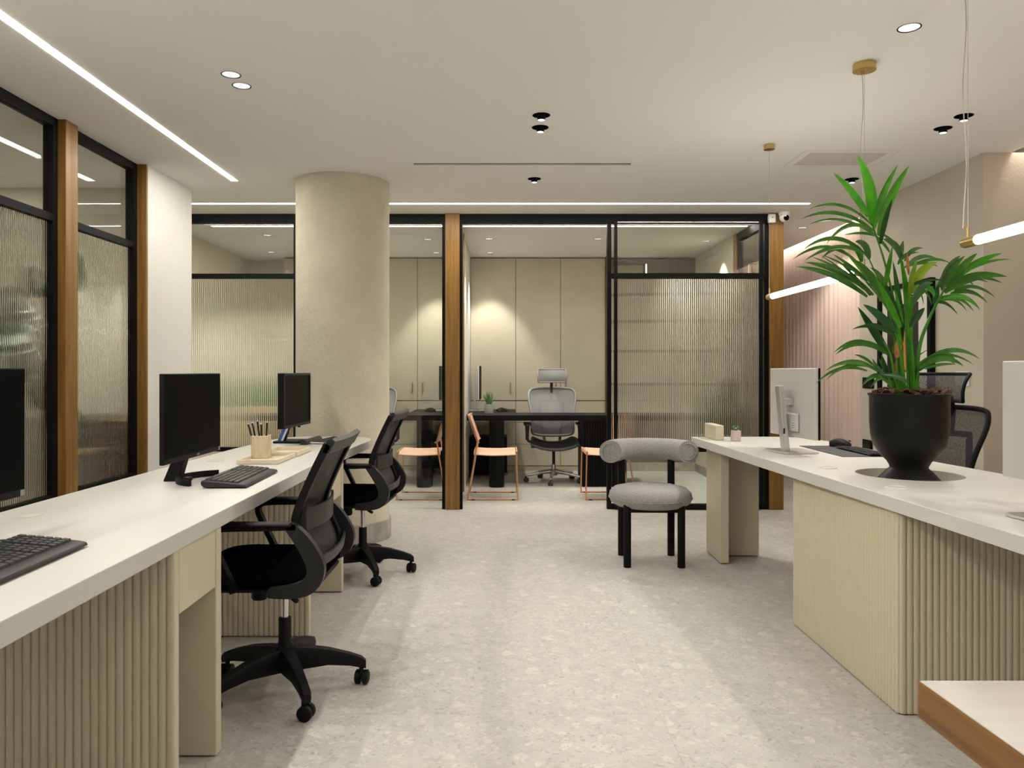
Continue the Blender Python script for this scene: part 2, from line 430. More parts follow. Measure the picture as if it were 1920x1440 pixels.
# ---- floor: stone tiles on a bed
fl = MB().box(-5.0, 3.4, -2.0, 9.5, -0.06, -0.0008).build('floor', 'grout')
struct(fl, 'grey beige pebble stone tile floor running through the whole office', 'floor')
T = 1.2; gx = -0.647 - 4 * T; gy = 2.683 - 4 * T
tile_me = None
for i in range(9):
    for j in range(10):
        x0, y0 = gx + i * T, gy + j * T
        x1, y1 = min(x0 + T, 3.4), min(y0 + T, 9.5); x0, y0 = max(x0, -5.0), max(y0, -2.0)
        if x1 - x0 < 0.05 or y1 - y0 < 0.05: continue
        full = abs(x1 - x0 - T) < 1e-4 and abs(y1 - y0 - T) < 1e-4
        if full and tile_me:
            o = bpy.data.objects.new('tile', tile_me); COL.objects.link(o); o.parent = fl; o.location = (x0, y0, 0)
        else:
            g = 0.0004
            o = MB().box(g, x1 - x0 - g, g, y1 - y0 - g, -0.012, 0.0).build('tile', 'stone_tile', fl, world=False); o.location = (x0, y0, 0)
            if full: tile_me = o.data

# ---- ceiling with openings for the recessed lamps
SILVER = [  # x, y, watts factor, beam, label, group
    (-1.242, 3.521, 1.0, 75, 'recessed silver downlight above left desk, nearer of the pair', 'pair of silver downlights above the left desk'),
    (-1.240, 3.659, 1.0, 75, 'recessed silver downlight above left desk, farther of the pair', 'pair of silver downlights above the left desk'),
    (1.612, 3.039, 1.0, 80, 'recessed silver downlight beside the larger brass ceiling cap', None),
    (2.855, 7.290, 0.55, 120, 'recessed downlight in corridor ceiling right of the white dome camera', None),
    (-1.430, 2.60, 2.3, 74, 'added unseen tilted downlight over the left desk toward camera, farthest of five', 'added tilted downlights over the left desk'),  # out-of-view row of five, added to throw the desk's shadow edge onto the floor
    (-1.430, 2.00, 2.3, 74, 'added unseen tilted downlight over the left desk toward camera, fourth of five', 'added tilted downlights over the left desk'),
    (-1.430, 1.40, 2.3, 74, 'added unseen tilted downlight over the left desk toward camera, third of five', 'added tilted downlights over the left desk'),
    (-1.430, 0.80, 2.3, 74, 'added unseen tilted downlight over the left desk toward camera, second of five', 'added tilted downlights over the left desk'),
    (-1.430, 0.20, 2.3, 74, 'added unseen tilted downlight over the left desk toward camera, nearest of five', 'added tilted downlights over the left desk'),
    (1.612, 1.300, 1.0, 90, 'recessed silver downlight over the front of right desk', None),
    (-0.767, 7.940, 0.7, 70, 'downlight in left office ceiling, nearer of two by the middle post', 'downlights in the left glazed office'),
    (-0.755, 8.840, 0.9, 74, 'downlight in left office ceiling close to cabinet doors by middle post', 'downlights in the left glazed office'),
    (-2.640, 8.800, 1.3, 74, 'downlight in left office ceiling behind the round column', 'downlights in the left glazed office'),
    (-2.350, 7.700, 1.2, 90, 'added downlight in left office ceiling brightening the left glazed bay', 'downlights in the left glazed office'),  # extra lamp added to brighten what shows through the fluted bay
    (-0.130, 7.910, 0.7, 70, 'downlight in right office ceiling over the desk corner', 'downlights in the right glazed office'),
    (-0.135, 8.840, 1.0, 74, 'downlight in right office ceiling washing the first cabinet door', 'downlights in the right glazed office'),
    (0.989, 7.910, 0.7, 74, 'downlight in right office ceiling just left of sliding door frame', 'downlights in the right glazed office'),
    (2.140, 8.050, 2.0, 74, 'downlight in right office ceiling above the tall green cactus', 'downlights in the right glazed office'),
    (-3.300, 4.700, 3.0, 120, 'downlight in side room ceiling seen through the left clear glass', None),
    (-3.600, 3.000, 2.0, 120, 'downlight in side room ceiling farther toward the camera', None),
]
BLACK = [
    (0.210, 4.080, (0.10, 3.2, 0), 'black adjustable spotlight at ceiling centre, nearest of the three in line'),
    (0.214, 4.285, (0.25, 4.6, 0), 'black adjustable spotlight at ceiling centre, middle of the three in line'),
    (0.230, 5.430, (0.2, 5.6, 0), 'small black adjustable spotlight just beyond the dark ceiling slot'),
    (2.460, 4.090, (0.2, 3.4, 0), 'black adjustable spotlight near right wall, crossed by a pendant cord'),
    (2.470, 4.300, (0.3, 4.0, 0), 'black adjustable spotlight near right wall, left of its twin'),
    (2.480, 5.440, (0.6, 5.0, 0), 'black adjustable spotlight behind the palm tips near square ceiling grille'),
    (0.210, 1.700, (0.1, 2.2, 0), 'black adjustable spotlight at ceiling centre toward the camera'),
    (2.470, 1.700, (0.3, 2.2, 0), 'black adjustable spotlight near right wall toward the camera'),
]
RS, RB = 0.040, 0.044
holes = [circ(x, y, RS, 24) for x, y, *_ in SILVER] + [circ(x, y, RB, 24) for x, y, *_ in BLACK]
slot = [(-0.582, 5.028), (0.849, 5.028), (0.849, 5.072), (-0.582, 5.072)]
ce = MB().holed([(-5, -2), (3.17, -2), (3.17, 9.5), (-5, 9.5)], holes + [slot], H, H + 0.02).build('ceiling', 'ceiling_paint')
struct(ce, 'smooth off white plaster ceiling with recessed lights', 'ceiling')
MB().box(3.15, 3.17, -2, 9.5, H + 0.02, H + 0.20).build('cove_edge', 'ceiling_paint', ce)
MB().box(3.15, 3.4, -2, 9.5, H + 0.20, H + 0.22).build('cove_top', 'ceiling_paint', ce)

for x, y, f, beam, lab, grp in SILVER:
    t = thing('downlight', lab, 'downlight', (x, y, H), group=grp)
    MB().lathe([(RS - 0.001, 0.0), (RS + 0.004, -0.0015), (RS + 0.005, 0.0), (RS - 0.001, 0.0005)], x, y, 24, cz=H - 0.0004, caps=False).build('rim', 'black_metal', t, smooth=40)
    MB().lathe([(RS - 0.001, 0.0), (RS - 0.006, 0.02), (RS * 0.62, 0.045), (RS * 0.4, 0.05)], x, y, 24, cz=H, caps=False).build('reflector', 'reflector', t, smooth=60)
    MB().lathe([(RS * 0.45, 0.046), (RS * 0.45, 0.052)], x, y, 20, cz=H).build('lamp_lens', 'lens', t)
    base = OFFICE_W if y > 6.7 else DOWN_W
    aim = (x + 1.9, y + 1.0, 0) if abs(x + 1.43) < 0.001 else (x, y, 0)     # the added row over the desk is tilted at the aisle
    spot(t, (x, y, H - 0.004), base * f, beam, 0.45, aim=aim)
for x, y, aim, lab in BLACK:
    t = thing('spotlight', lab, 'spotlight', (x, y, H), group='black adjustable ceiling spotlights')
    MB().lathe([(RB - 0.001, 0.0), (RB + 0.003, -0.0015), (RB + 0.004, 0.0), (RB - 0.001, 0.0005)], x, y, 28, cz=H - 0.0004, caps=False).build('rim', 'black_metal', t, smooth=40)
    MB().lathe([(RB - 0.001, 0.0), (RB - 0.002, 0.05), (0.0, 0.051)], x, y, 28, cz=H, caps=False).build('can', 'black_metal', t, smooth=40)
    MB().lathe([(0.0215, 0.045), (0.0215, -0.026), (0.019, -0.0265)], x, y, 24, cz=H, caps=False).build('snout', 'black_metal', t, smooth=40)
    MB().lathe([(0.0, -0.020), (0.019, -0.0255), (0.0195, -0.022)], x, y, 20, cz=H, caps=False).build('lamp_lens', 'lens', t)
    spot(t, (x, y, H - 0.034), SPOT_W * (1.0 if x > 2 else 0.35), 88, 0.5, aim=aim)

# ---- light lines, ceiling slot and grille
o = MB().box(-1.932, -1.888, -1.2, 5.49, H - 0.0015, H - 0.0002).build('linear_light', 'strip_light_long'); tag(o, 'long white light line recessed in ceiling, running toward camera on the left', 'light strip')
o = MB().box(-2.75, 2.50, 6.228, 6.254, H - 0.0015, H - 0.0002).build('linear_light', 'strip_light'); tag(o, 'white light line across the ceiling in front of the glazed partition', 'light strip')
o = MB().box(-0.9, 2.0, -0.92, -0.885, H - 0.0015, H - 0.0002).build('linear_light', 'strip_light'); tag(o, 'added unseen fill light line across the ceiling behind the camera', 'light strip')  # out-of-view strip added so bounced light lifts the ceiling
o = MB().box(-3.63, -3.605, 2.6, 5.3, H - 0.0015, H - 0.0002).build('linear_light', 'strip_light'); tag(o, 'added unseen fill light line on the side room ceiling behind left glazing', 'light strip')  # out-of-view strip added to brighten the side room behind the glass
o = MB().box(-2.72, -0.49, 7.195, 7.225, H - 0.0015, H - 0.0002).build('linear_light', 'strip_light'); tag(o, 'white light line on left office ceiling seen through the glass', 'light strip')
o = MB().box(-0.36, 2.30, 7.195, 7.225, H - 0.0015, H - 0.0002).build('linear_light', 'strip_light'); tag(o, 'white light line on right office ceiling seen through the doorway', 'light strip')
o = MB().box(-0.582, 0.849, 5.028, 5.072, H + 0.008, H + 0.016).build('air_slot', 'black_metal'); tag(o, 'long narrow dark air slot in the ceiling above the doorway', 'air vent')
t = thing('ceiling_grille', 'square flush grey ceiling grille in two halves behind the palm', 'vent', (2.165, 4.925, H))
MB().box(1.925, 2.155, 4.785, 5.068, H - 0.003, H - 0.0005).build('panel', 'vent_grey', t)
MB().box(2.163, 2.405, 4.785, 5.068, H - 0.003, H - 0.0005).build('panel', 'vent_grey', t)
fr = MB()
for a in ((1.87, 2.46, 4.735, 4.739), (1.87, 2.46, 5.112, 5.116), (1.87, 1.874, 4.735, 5.116), (2.456, 2.46, 4.735, 5.116)): fr.box(*a, H - 0.0012, H - 0.0003)
fr.build('frame', 'vent_grey', t)

# ---- outer walls
struct(MB().box(-5.1, 3.5, -2.1, -2.0, 0, H).build('wall_front', 'white_wall'), 'white wall behind the camera', 'wall')
struct(MB().box(3.4, 3.5, -2.0, 9.5, 0, H + 0.2).build('wall_right', 'white_wall'), 'wall behind the pink vertical blinds', 'wall')
struct(MB().box(-5.1, -5.0, -2.0, 9.5, 0, H).build('wall_left', 'beige_wall'), 'beige outer wall of the left side room', 'wall')
struct(MB().box(-5.1, 3.5, 9.5, 9.6, 0, H + 0.2).build('wall_back', 'beige_wall'), 'beige back wall of the glazed offices', 'wall')
# left side: solid wall toward the camera, side room, white end block
struct(MB().box(-2.47, -2.385, -2.0, 2.98, 0, H).build('wall_left_near', 'white_wall'), 'white wall at left toward the camera', 'wall')
struct(MB().box(-5.0, -2.47, 5.70, 5.78, 0, H).build('wall_left_room', 'beige_wall'), 'beige wall of side room seen through the left clear glass', 'wall')
struct(MB().box(-2.47, -2.335, 5.067, 5.78, 0, H).build('wall_left_end', 'white_wall'), 'white end wall between left glazing and the back partition', 'wall')
struct(MB().box(-3.20, -3.10, 5.78, 9.5, 0, H).build('wall_left_office', 'beige_wall'), 'beige side wall of the left glazed office', 'wall')
# right pier
o = MB().box(2.995, 3.398, 4.775, 6.43, 0, H - 0.0005).build('wall_right_pier', 'plaster_pier'); struct(o, 'textured beige pier on the right wall behind the palm', 'wall')
struct(MB().box(3.18, 3.205, -2, 4.77, H + 0.05, H + 0.062).build('trim_1', 'cove_light'), 'hidden cove light above the near pink blinds', 'light strip')
struct(MB().box(3.18, 3.205, 6.44, 9.45, H + 0.05, H + 0.062).build('trim_2', 'cove_light'), 'hidden cove light above the far pink blinds', 'light strip')

# ---- round column
t = thing('column', 'round beige textured plaster column at the end of left desk', 'column', (-1.15, 5.56, 0), kind='structure')
MB().lathe([(0.332, 0.02), (0.332, H - 0.0005)], -1.15, 5.56, 96).build('shaft', 'plaster', t, smooth=40)
MB().lathe([(0.345, 0.0005), (0.345, 0.138), (0.334, 0.140)], -1.15, 5.56, 96).build('skirting', 'stone_skirting', t, smooth=40)

# ---- glazing
PITCH = 0.0165
def fluted(name, axis, u0, u1, z0, z1, pos, parent):
    n = max(2, int(round((u1 - u0) / PITCH))); p = (u1 - u0) / n; s = 6; front = []
    for i in range(n):
        for k in range(s):
            q = (k + 0.5) / s * 2 - 1 if False else k / s * 2 - 1
            front.append((u0 + (i + k / s) * p, pos - 0.0055 * math.sqrt(max(0, 1 - (q * 0.93) ** 2)) ))
    front.append((u1, front[0][1]))
    poly = front + [(u1, pos + 0.006), (u0, pos + 0.006)]
    m = MB()
    if axis == 'x': m.ext(poly, z0, z1, 'z')
    else: m.ext([(b, a) for a, b in poly], z0, z1, 'z')
    return m.build(name, 'glass_fluted', parent, smooth=50)
def bars(m, axis, lst, d0, d1):
    for (u0, u1, z0, z1) in lst:
        if axis == 'x': m.box(u0, u1, d0, d1, z0, z1)
        else: m.box(d0, d1, u0, u1, z0, z1)
    return m
ZT, ZM0, ZM1, ZS0, ZS1, ZB = 2.478, 2.000, 2.040, 0.500, 0.535, 0.042
def glazed(name, label, axis, u0, u1, st0, st1, d0, d1, parent_kind='structure', mid=True, flute=True, top=ZT, stile_cat='window'):
    """a glazed bay: stiles and rails, clear top light, fluted middle, clear foot"""
    loc = ((u0 + u1) / 2, (d0 + d1) / 2, 0) if axis == 'x' else ((d0 + d1) / 2, (u0 + u1) / 2, 0)
    t = thing(name, label, stile_cat, loc, kind='structure')
    gm = (d0 + d1) / 2
    for nm, r in ((('top_rail', (u0, u1, top, H - 0.001)), ('bottom_rail', (u0, u1, 0.001, ZB))) if mid else (('top_rail', (u0, u1, top, H - 0.001)),)):
        bars(MB(), axis, [r], d0, d1).build(nm, 'black_metal', t)
    if st0: bars(MB(), axis, [(u0, u0 + st0, ZB if mid else 0.001, top)], d0, d1).build('stile', 'black_metal', t)
    if st1: bars(MB(), axis, [(u1 - st1, u1, ZB if mid else 0.001, top)], d0, d1).build('stile', 'black_metal', t)
    a, b = u0 + st0, u1 - st1
    if mid:
        bars(MB(), axis, [(a, b, ZM0, ZM1)], d0, d1).build('mid_rail', 'black_metal', t)
        bars(MB(), axis, [(a, b, ZS0, ZS1)], d0, d1).build('lower_rail', 'black_metal', t)
        bars(MB(), axis, [(a, b, ZM1, top)], gm - 0.004, gm + 0.004).build('clear_pane', 'glass_clear', t)
        bars(MB(), axis, [(a, b, ZB, ZS0)], gm - 0.004, gm + 0.004).build('clear_pane', 'glass_clear', t)
        fluted('fluted_pane', axis, a, b, ZS1, ZM0, gm, t)
    else:
        bars(MB(), axis, [(a, b, 0.001, top)], gm - 0.004, gm + 0.004).build('clear_pane', 'glass_clear', t)
    return t
def trim(n, label, x0, x1, y0, y1, z0=0.001, z1=H - 0.001, m='oak'):
    return struct(MB().box(x0, x1, y0, y1, z0, z1).build('trim_%d' % n, m, bev=0.002), label, 'post')

glazed('window_1', 'black framed glazed bay left of the round column, fluted glass below', 'x', -3.09, -1.777, 0.03, 0.026, YP, YP + 0.06)
glazed('window_2', 'black framed clear glass panel between column and middle wooden post', 'x', -1.777, -0.489, 0.026, 0.028, YP, YP + 0.06, mid=False)
trim(3, 'oak post in the middle of the glazed partition', -0.489, -0.365, YP - 0.02, YP + 0.10)
t = thing('door_1', 'black door frame of open doorway into the right glazed office', 'door frame', (0.3, YP + 0.03, 0), kind='structure')
MB().box(-0.365, 0.944, YP, YP + 0.06, ZT, H - 0.001).build('top_rail', 'black_metal', t)
MB().box(-0.365, -0.341, YP, YP + 0.06, 0.001, ZT).build('stile', 'black_metal', t)
MB().box(0.912, 0.944, YP, YP + 0.06, 0.001, ZT).build('stile', 'black_metal', t)
glazed('window_3', 'fixed black framed bay with fluted glass right of the doorway', 'x', 0.944, 2.308, 0.004, 0.034, YP, YP + 0.06)
# sliding leaf parked on the room side of the fixed bay
t = thing('door_2', 'slim black sliding door leaf parked over the right fluted bay', 'sliding door', (1.6, YP - 0.02, 0), kind='structure')
for nm, r in (('stile', (0.969, 0.995, 0.012, ZT + 0.01)), ('stile', (2.220, 2.248, 0.012, ZT + 0.01)), ('bottom_rail', (0.995, 2.220, 0.012, 0.05)), ('mid_rail', (0.995, 2.220, ZM0, ZM1)), ('lower_rail', (0.995, 2.220, ZS0, ZS1))):
    bars(MB(), 'x', [r], YP - 0.036, YP - 0.008).build(nm, 'black_metal', t)
for a_, b_ in ((0.05, ZS0), (ZM1, ZT + 0.01)): MB().box(0.995, 2.220, YP - 0.024, YP - 0.018, a_, b_).build('clear_pane', 'glass_clear', t)
trim(4, 'oak corner post at the right end of the glazed partition', 2.308, 2.432, YP - 0.02, YP + 0.10)
# returns into the offices
t = thing('window_4', 'clear glass return on the right office corner beside corridor', 'window', (2.35, 7.2, 0), kind='structure')
MB().box(2.325, 2.375, YP + 0.10, 7.60, ZT, H - 0.001).build('top_rail', 'black_metal', t)
MB().box(2.325, 2.375, 7.56, 7.60, 0.001, ZT).build('stile', 'black_metal', t)
MB().box(2.346, 2.354, YP + 0.10, 7.56, 0.001, ZT).build('clear_pane', 'glass_clear', t)
trim(5, 'oak edge trim on right office side wall', 2.31, 2.39, 7.60, 7.67)
struct(MB().box(2.32, 2.38, 7.67, 9.5, 0, H - 0.001).build('wall_right_office', 'beige_wall'), 'beige side wall of the right glazed office', 'wall')
t = thing('window_5', 'clear glass return between the two offices behind middle post', 'window', (-0.43, 7.2, 0), kind='structure')
MB().box(-0.455, -0.405, YP + 0.10, 7.60, ZT, H - 0.001).build('top_rail', 'black_metal', t)
MB().box(-0.434, -0.426, YP + 0.10, 7.60, 0.001, ZT).build('clear_pane', 'glass_clear', t)
trim(6, 'oak end trim of wall dividing the two offices', -0.485, -0.374, 7.60, 7.67)
struct(MB().box(-0.48, -0.378, 7.67, 9.5, 0, H - 0.001).build('wall_office_divider', 'white_wall'), 'white wall dividing the two glazed offices', 'wall')

# left glazing along the side room
XL = -2.396
glazed('window_6', 'left side glazed bay nearest the camera, green plant behind its fluted glass', 'y', 3.00, 4.143, 0.04, 0.042, XL - 0.055, XL, top=2.51)
glazed('window_7', 'left side glazed bay between the two oak posts with fluted glass', 'y', 4.262, 5.045, 0.03, 0.045, XL - 0.055, XL, top=2.51)
trim(7, 'oak post on left side between the two fluted glass bays', -2.47, -2.352, 4.143, 4.262)
trim(8, 'oak post on left side against the white end wall', -2.47, -2.3355, 5.045, 5.0669)
trim(9, 'oak post on left side toward the camera', -2.47, -2.352, 2.98, 3.00)

# baseboards in the offices
struct(MB().box(1.25, 2.32, 9.18, 9.20, 0, 0.10).build('baseboard_back', 'stone_skirting'), 'low stone baseboard under the brown office panelling', 'baseboard')
struct(MB().box(2.305, 2.32, 7.68, 9.18, 0, 0.10).build('baseboard_right', 'stone_skirting'), 'grey stone baseboard on right office side wall', 'baseboard')

# ---- pink vertical blinds
def blind(label, y0, y1, X):
    t = thing('vertical_blind', label, 'blind', (X, (y0 + y1) / 2, 0), group='pink vertical blinds on the right wall')
    MB().box(X - 0.02, X + 0.02, y0, y1, H + 0.13, H + 0.16).build('head_rail', 'sensor_white', t)
    n = int((y1 - y0) / 0.1045); me = None
    for i in range(n):
        y = y0 + (i + 0.5) * (y1 - y0) / n
        if me is None:
            m = MB(); rows = []
            for side in (0.0, 0.0015):
                for k in range(7):
                    s = (k / 6 - 0.5) * 0.127
                    rows.append((side - 0.024 * (1 - (2 * s / 0.127) ** 2), s))
            poly = rows[:7] + rows[7:][::-1]
            m.ext(poly, 0.03, H + 0.13, 'z')
            o = m.build('slat', 'blind_pink', t, smooth=30, world=False); me = o.data
        else:
            o = bpy.data.objects.new('slat', me); COL.objects.link(o); o.parent = t
        o.location = (0, y - (y0 + y1) / 2, 0); o.rotation_euler = (0, 0, math.radians(13 + 4 * math.sin(i * 1.7)))
    return t
blind('pink vertical blind beyond the pier, behind the far hanging tube', 6.45, 9.42, 3.30)
blind('pink vertical blind at right frame edge, nearer than the pier', 1.0, 4.76, 3.30)

# ================================================================== DESKS
DZ = 0.76
def grommet(root, x, y):
    MB().lathe([(0.0, 0.0008), (0.030, 0.0010), (0.032, 0.0035), (0.040, 0.0030), (0.042, 0.0)], x, y, 32, cz=DZ, caps=False).build('cable_grommet', 'grommet', root, smooth=50)
RIB = {}
def rib_row(parent, n, start, step, rz, h):
    """half-round slats standing side by side, one object each"""
    key = round(h, 3)
    off = W0[parent.name]
    for i in range(n):
        if key not in RIB:
            prof = [(0.0114 * math.cos(a), -0.0062 * math.sin(a)) for a in [math.pi * k / 8 for k in range(9)]]
            o = MB().ext(prof, 0.006, h, 'z').build('slat', 'cream_rib', parent, smooth=60, world=False); RIB[key] = o.data
        else:
            o = bpy.data.objects.new('slat', RIB[key]); COL.objects.link(o); o.parent = parent
        o.location = (start[0] + step[0] * i - off[0], start[1] + step[1] * i - off[1], 0); o.rotation_euler = (0, 0, rz)

def fillet_end(pts): return pts
ld = thing('long_desk', 'long cream desk on the left with rounded end at the column', 'desk', (-1.2, 2.7, 0))
end = [(-0.832, 4.80), (-0.838, 4.92), (-0.865, 5.02), (-0.925, 5.10), (-1.02, 5.145), (-1.15, 5.16), (-1.27, 5.155), (-1.36, 5.125), (-1.42, 5.06), (-1.455, 4.96), (-1.475, 4.84)]
outline = [(-0.88, 0.3), (-0.88, 3.3), (-0.876, 3.7), (-0.864, 4.2), (-0.845, 4.6)] + end + [(-1.515, 4.3), (-1.56, 2.4), (-1.60, 0.3)]
MB().ext(outline, DZ - 0.05, DZ, 'z').build('desk_top', 'cream_top', ld, bev=0.003)
p = MB().box(-1.50, -0.886, 2.082, 2.11, 0.004, DZ - 0.05).build('fluted_pedestal', 'cream', ld, bev=0.004)
rib_row(p, 27, (-0.8975, 2.082), (-0.0229, 0), 0, DZ - 0.05)
d = MB().box(-1.40, -0.887, 2.112, 2.378, 0.53, DZ - 0.052).build('drawer', 'cream', ld, bev=0.002)
MB().box(-1.50, -0.884, 2.380, 2.422, 0.006, DZ - 0.05).build('support_panel', 'cream', ld, bev=0.004)
p = MB().box(-1.48, -0.868, 3.462, 3.49, 0.004, DZ - 0.05).build('fluted_pedestal', 'cream', ld, bev=0.004)
rib_row(p, 27, (-0.8795, 3.462), (-0.0229, 0), 0, DZ - 0.05)
MB().box(-1.40, -0.868, 3.80, 4.146, 0.53, DZ - 0.052).build('drawer', 'cream', ld, bev=0.002)
MB().box(-1.46, -0.864, 4.148, 4.190, 0.006, DZ - 0.05).build('support_panel', 'cream', ld, bev=0.004)
p = MB().box(-1.52, -0.886, 0.72, 0.75, 0.004, DZ - 0.05).build('support_panel', 'cream', ld, bev=0.004)
grommet(ld, -1.434, 2.328); grommet(ld, -1.395, 3.745)

rd = thing('long_desk', 'long cream desk on the right with planter sunk in its top', 'desk', (1.75, 2.9, 0))
HX, HY, HR = 1.733, 3.27, 0.208
router = [(1.258, 5.11), (1.385, 2.037), (1.44, 0.7), (2.23, 0.7), (2.136, 3.28), (2.094, 3.70), (2.05, 4.55), (2.035, 4.80), (2.00, 4.98), (1.93, 5.08), (1.82, 5.12)]
MB().holed(router, [circ(HX, HY, HR, 64)], DZ - 0.05, DZ).build('desk_top', 'cream_top', rd, bev=0.0025)
# body under the top: fluted box that also carries the planter well
p = MB().box(1.384, 2.00, 2.676, 3.64, 0.004, 0.66).build('fluted_pedestal', 'cream', rd, bev=0.006)
MB().box(1.384, 1.41, 2.676, 3.64, 0.66, DZ - 0.05).box(1.41, 2.0, 2.676, 2.70, 0.66, DZ - 0.05).box(1.41, 2.0, 3.615, 3.64, 0.66, DZ - 0.05).build('pedestal_rim', 'cream', rd)
MB().lathe([(HR - 0.001, 0.662), (HR - 0.001, 0.718)], HX, HY, 48).build('planter_well', 'cream', rd)
rib_row(p, 26, (1.398, 2.676), (0.0231, 0), 0, DZ - 0.05)
rib_row(p, 42, (1.384, 2.690), (0, 0.0229), -math.pi / 2, DZ - 0.05)
MB().box(1.355, 1.408, 4.76, 5.09, 0.006, DZ - 0.05).build('support_panel', 'cream', rd, bev=0.004)
MB().box(1.408, 1.66, 4.957, 5.0, 0.006, DZ - 0.05).build('support_panel', 'cream', rd, bev=0.004)
MB().box(1.39, 1.42, 4.84, 5.09, DZ, DZ + 0.0005).build('upstand_foot', 'cream', rd)
MB().box(1.345, 1.400, 4.84, 5.10, DZ, DZ + 0.094).build('upstand', 'cream', rd, bev=0.005)
MB().box(1.46, 2.1, 0.9, 0.94, 0.004, DZ - 0.05).build('support_panel', 'cream', rd, bev=0.004)
grommet(rd, 1.472, 3.475); grommet(rd, 1.490, 2.895)

# oak table in the right foreground
tb = thing('oak_table', 'brown oak table top in the lower right foreground', 'table', (0.93, 0.7, 0))
MB().ext([(0.611, 1.13), (0.632, 0.30), (1.26, 0.30), (1.26, 1.13)], 0.690, 0.743, 'z').build('table_edge', 'oak_table', tb, bev=0.003)
MB().ext([(0.613, 1.128), (0.634, 0.302), (1.258, 0.302), (1.258, 1.128)], 0.743, 0.745, 'z').build('table_surface', 'pale_surface', tb, bev=0.001)
for x, y in ((0.86, 0.42), (0.86, 0.92), (1.17, 0.42), (1.17, 0.92)):
    MB().box(x - 0.025, x + 0.025, y - 0.025, y + 0.025, 0.001, 0.690).build('leg', 'black_metal', tb)

# ================================================================== TASK CHAIRS (black mesh)
def castor(root, x, y, a, r=0.027, w=0.021, zc=None, m='black_plastic', nm='castor'):
    """twin wheel castor with a hood"""
    c, s = math.cos(a), math.sin(a)
    m_ = MB()
    for side in (-1, 1):
        px, py = x - s * side * 0.0145, y + c * side * 0.0145
        ring = []
        for k in range(20):
            an = 2 * math.pi * k / 20; ring.append((math.cos(an), math.sin(an)))
        vs = []
        for t_, rr in ((-w/2, r * 0.82), (-w/2 + 0.004, r), (w/2 - 0.004, r), (w/2, r * 0.82)):
            for ca, sa in ring: vs.append((px - s * t_ + c * rr * ca, py + c * t_ + s * rr * ca, r + rr * sa + 0.0005))
        fs = [(j*20+i, j*20+(i+1) % 20, (j+1)*20+(i+1) % 20, (j+1)*20+i) for j in range(3) for i in range(20)]
        fs += [tuple(range(19, -1, -1)), tuple(range(60, 80))]
        m_._add(vs, fs)
    o = m_.build(nm, m, root, smooth=50, world=False)
    h = MB().lathe([(0.009, r * 1.1), (0.009, r * 2.4)], x - c * 0.008, y - s * 0.008, 10)
    h.build('castor_stem', m, o, world=False)
    return o

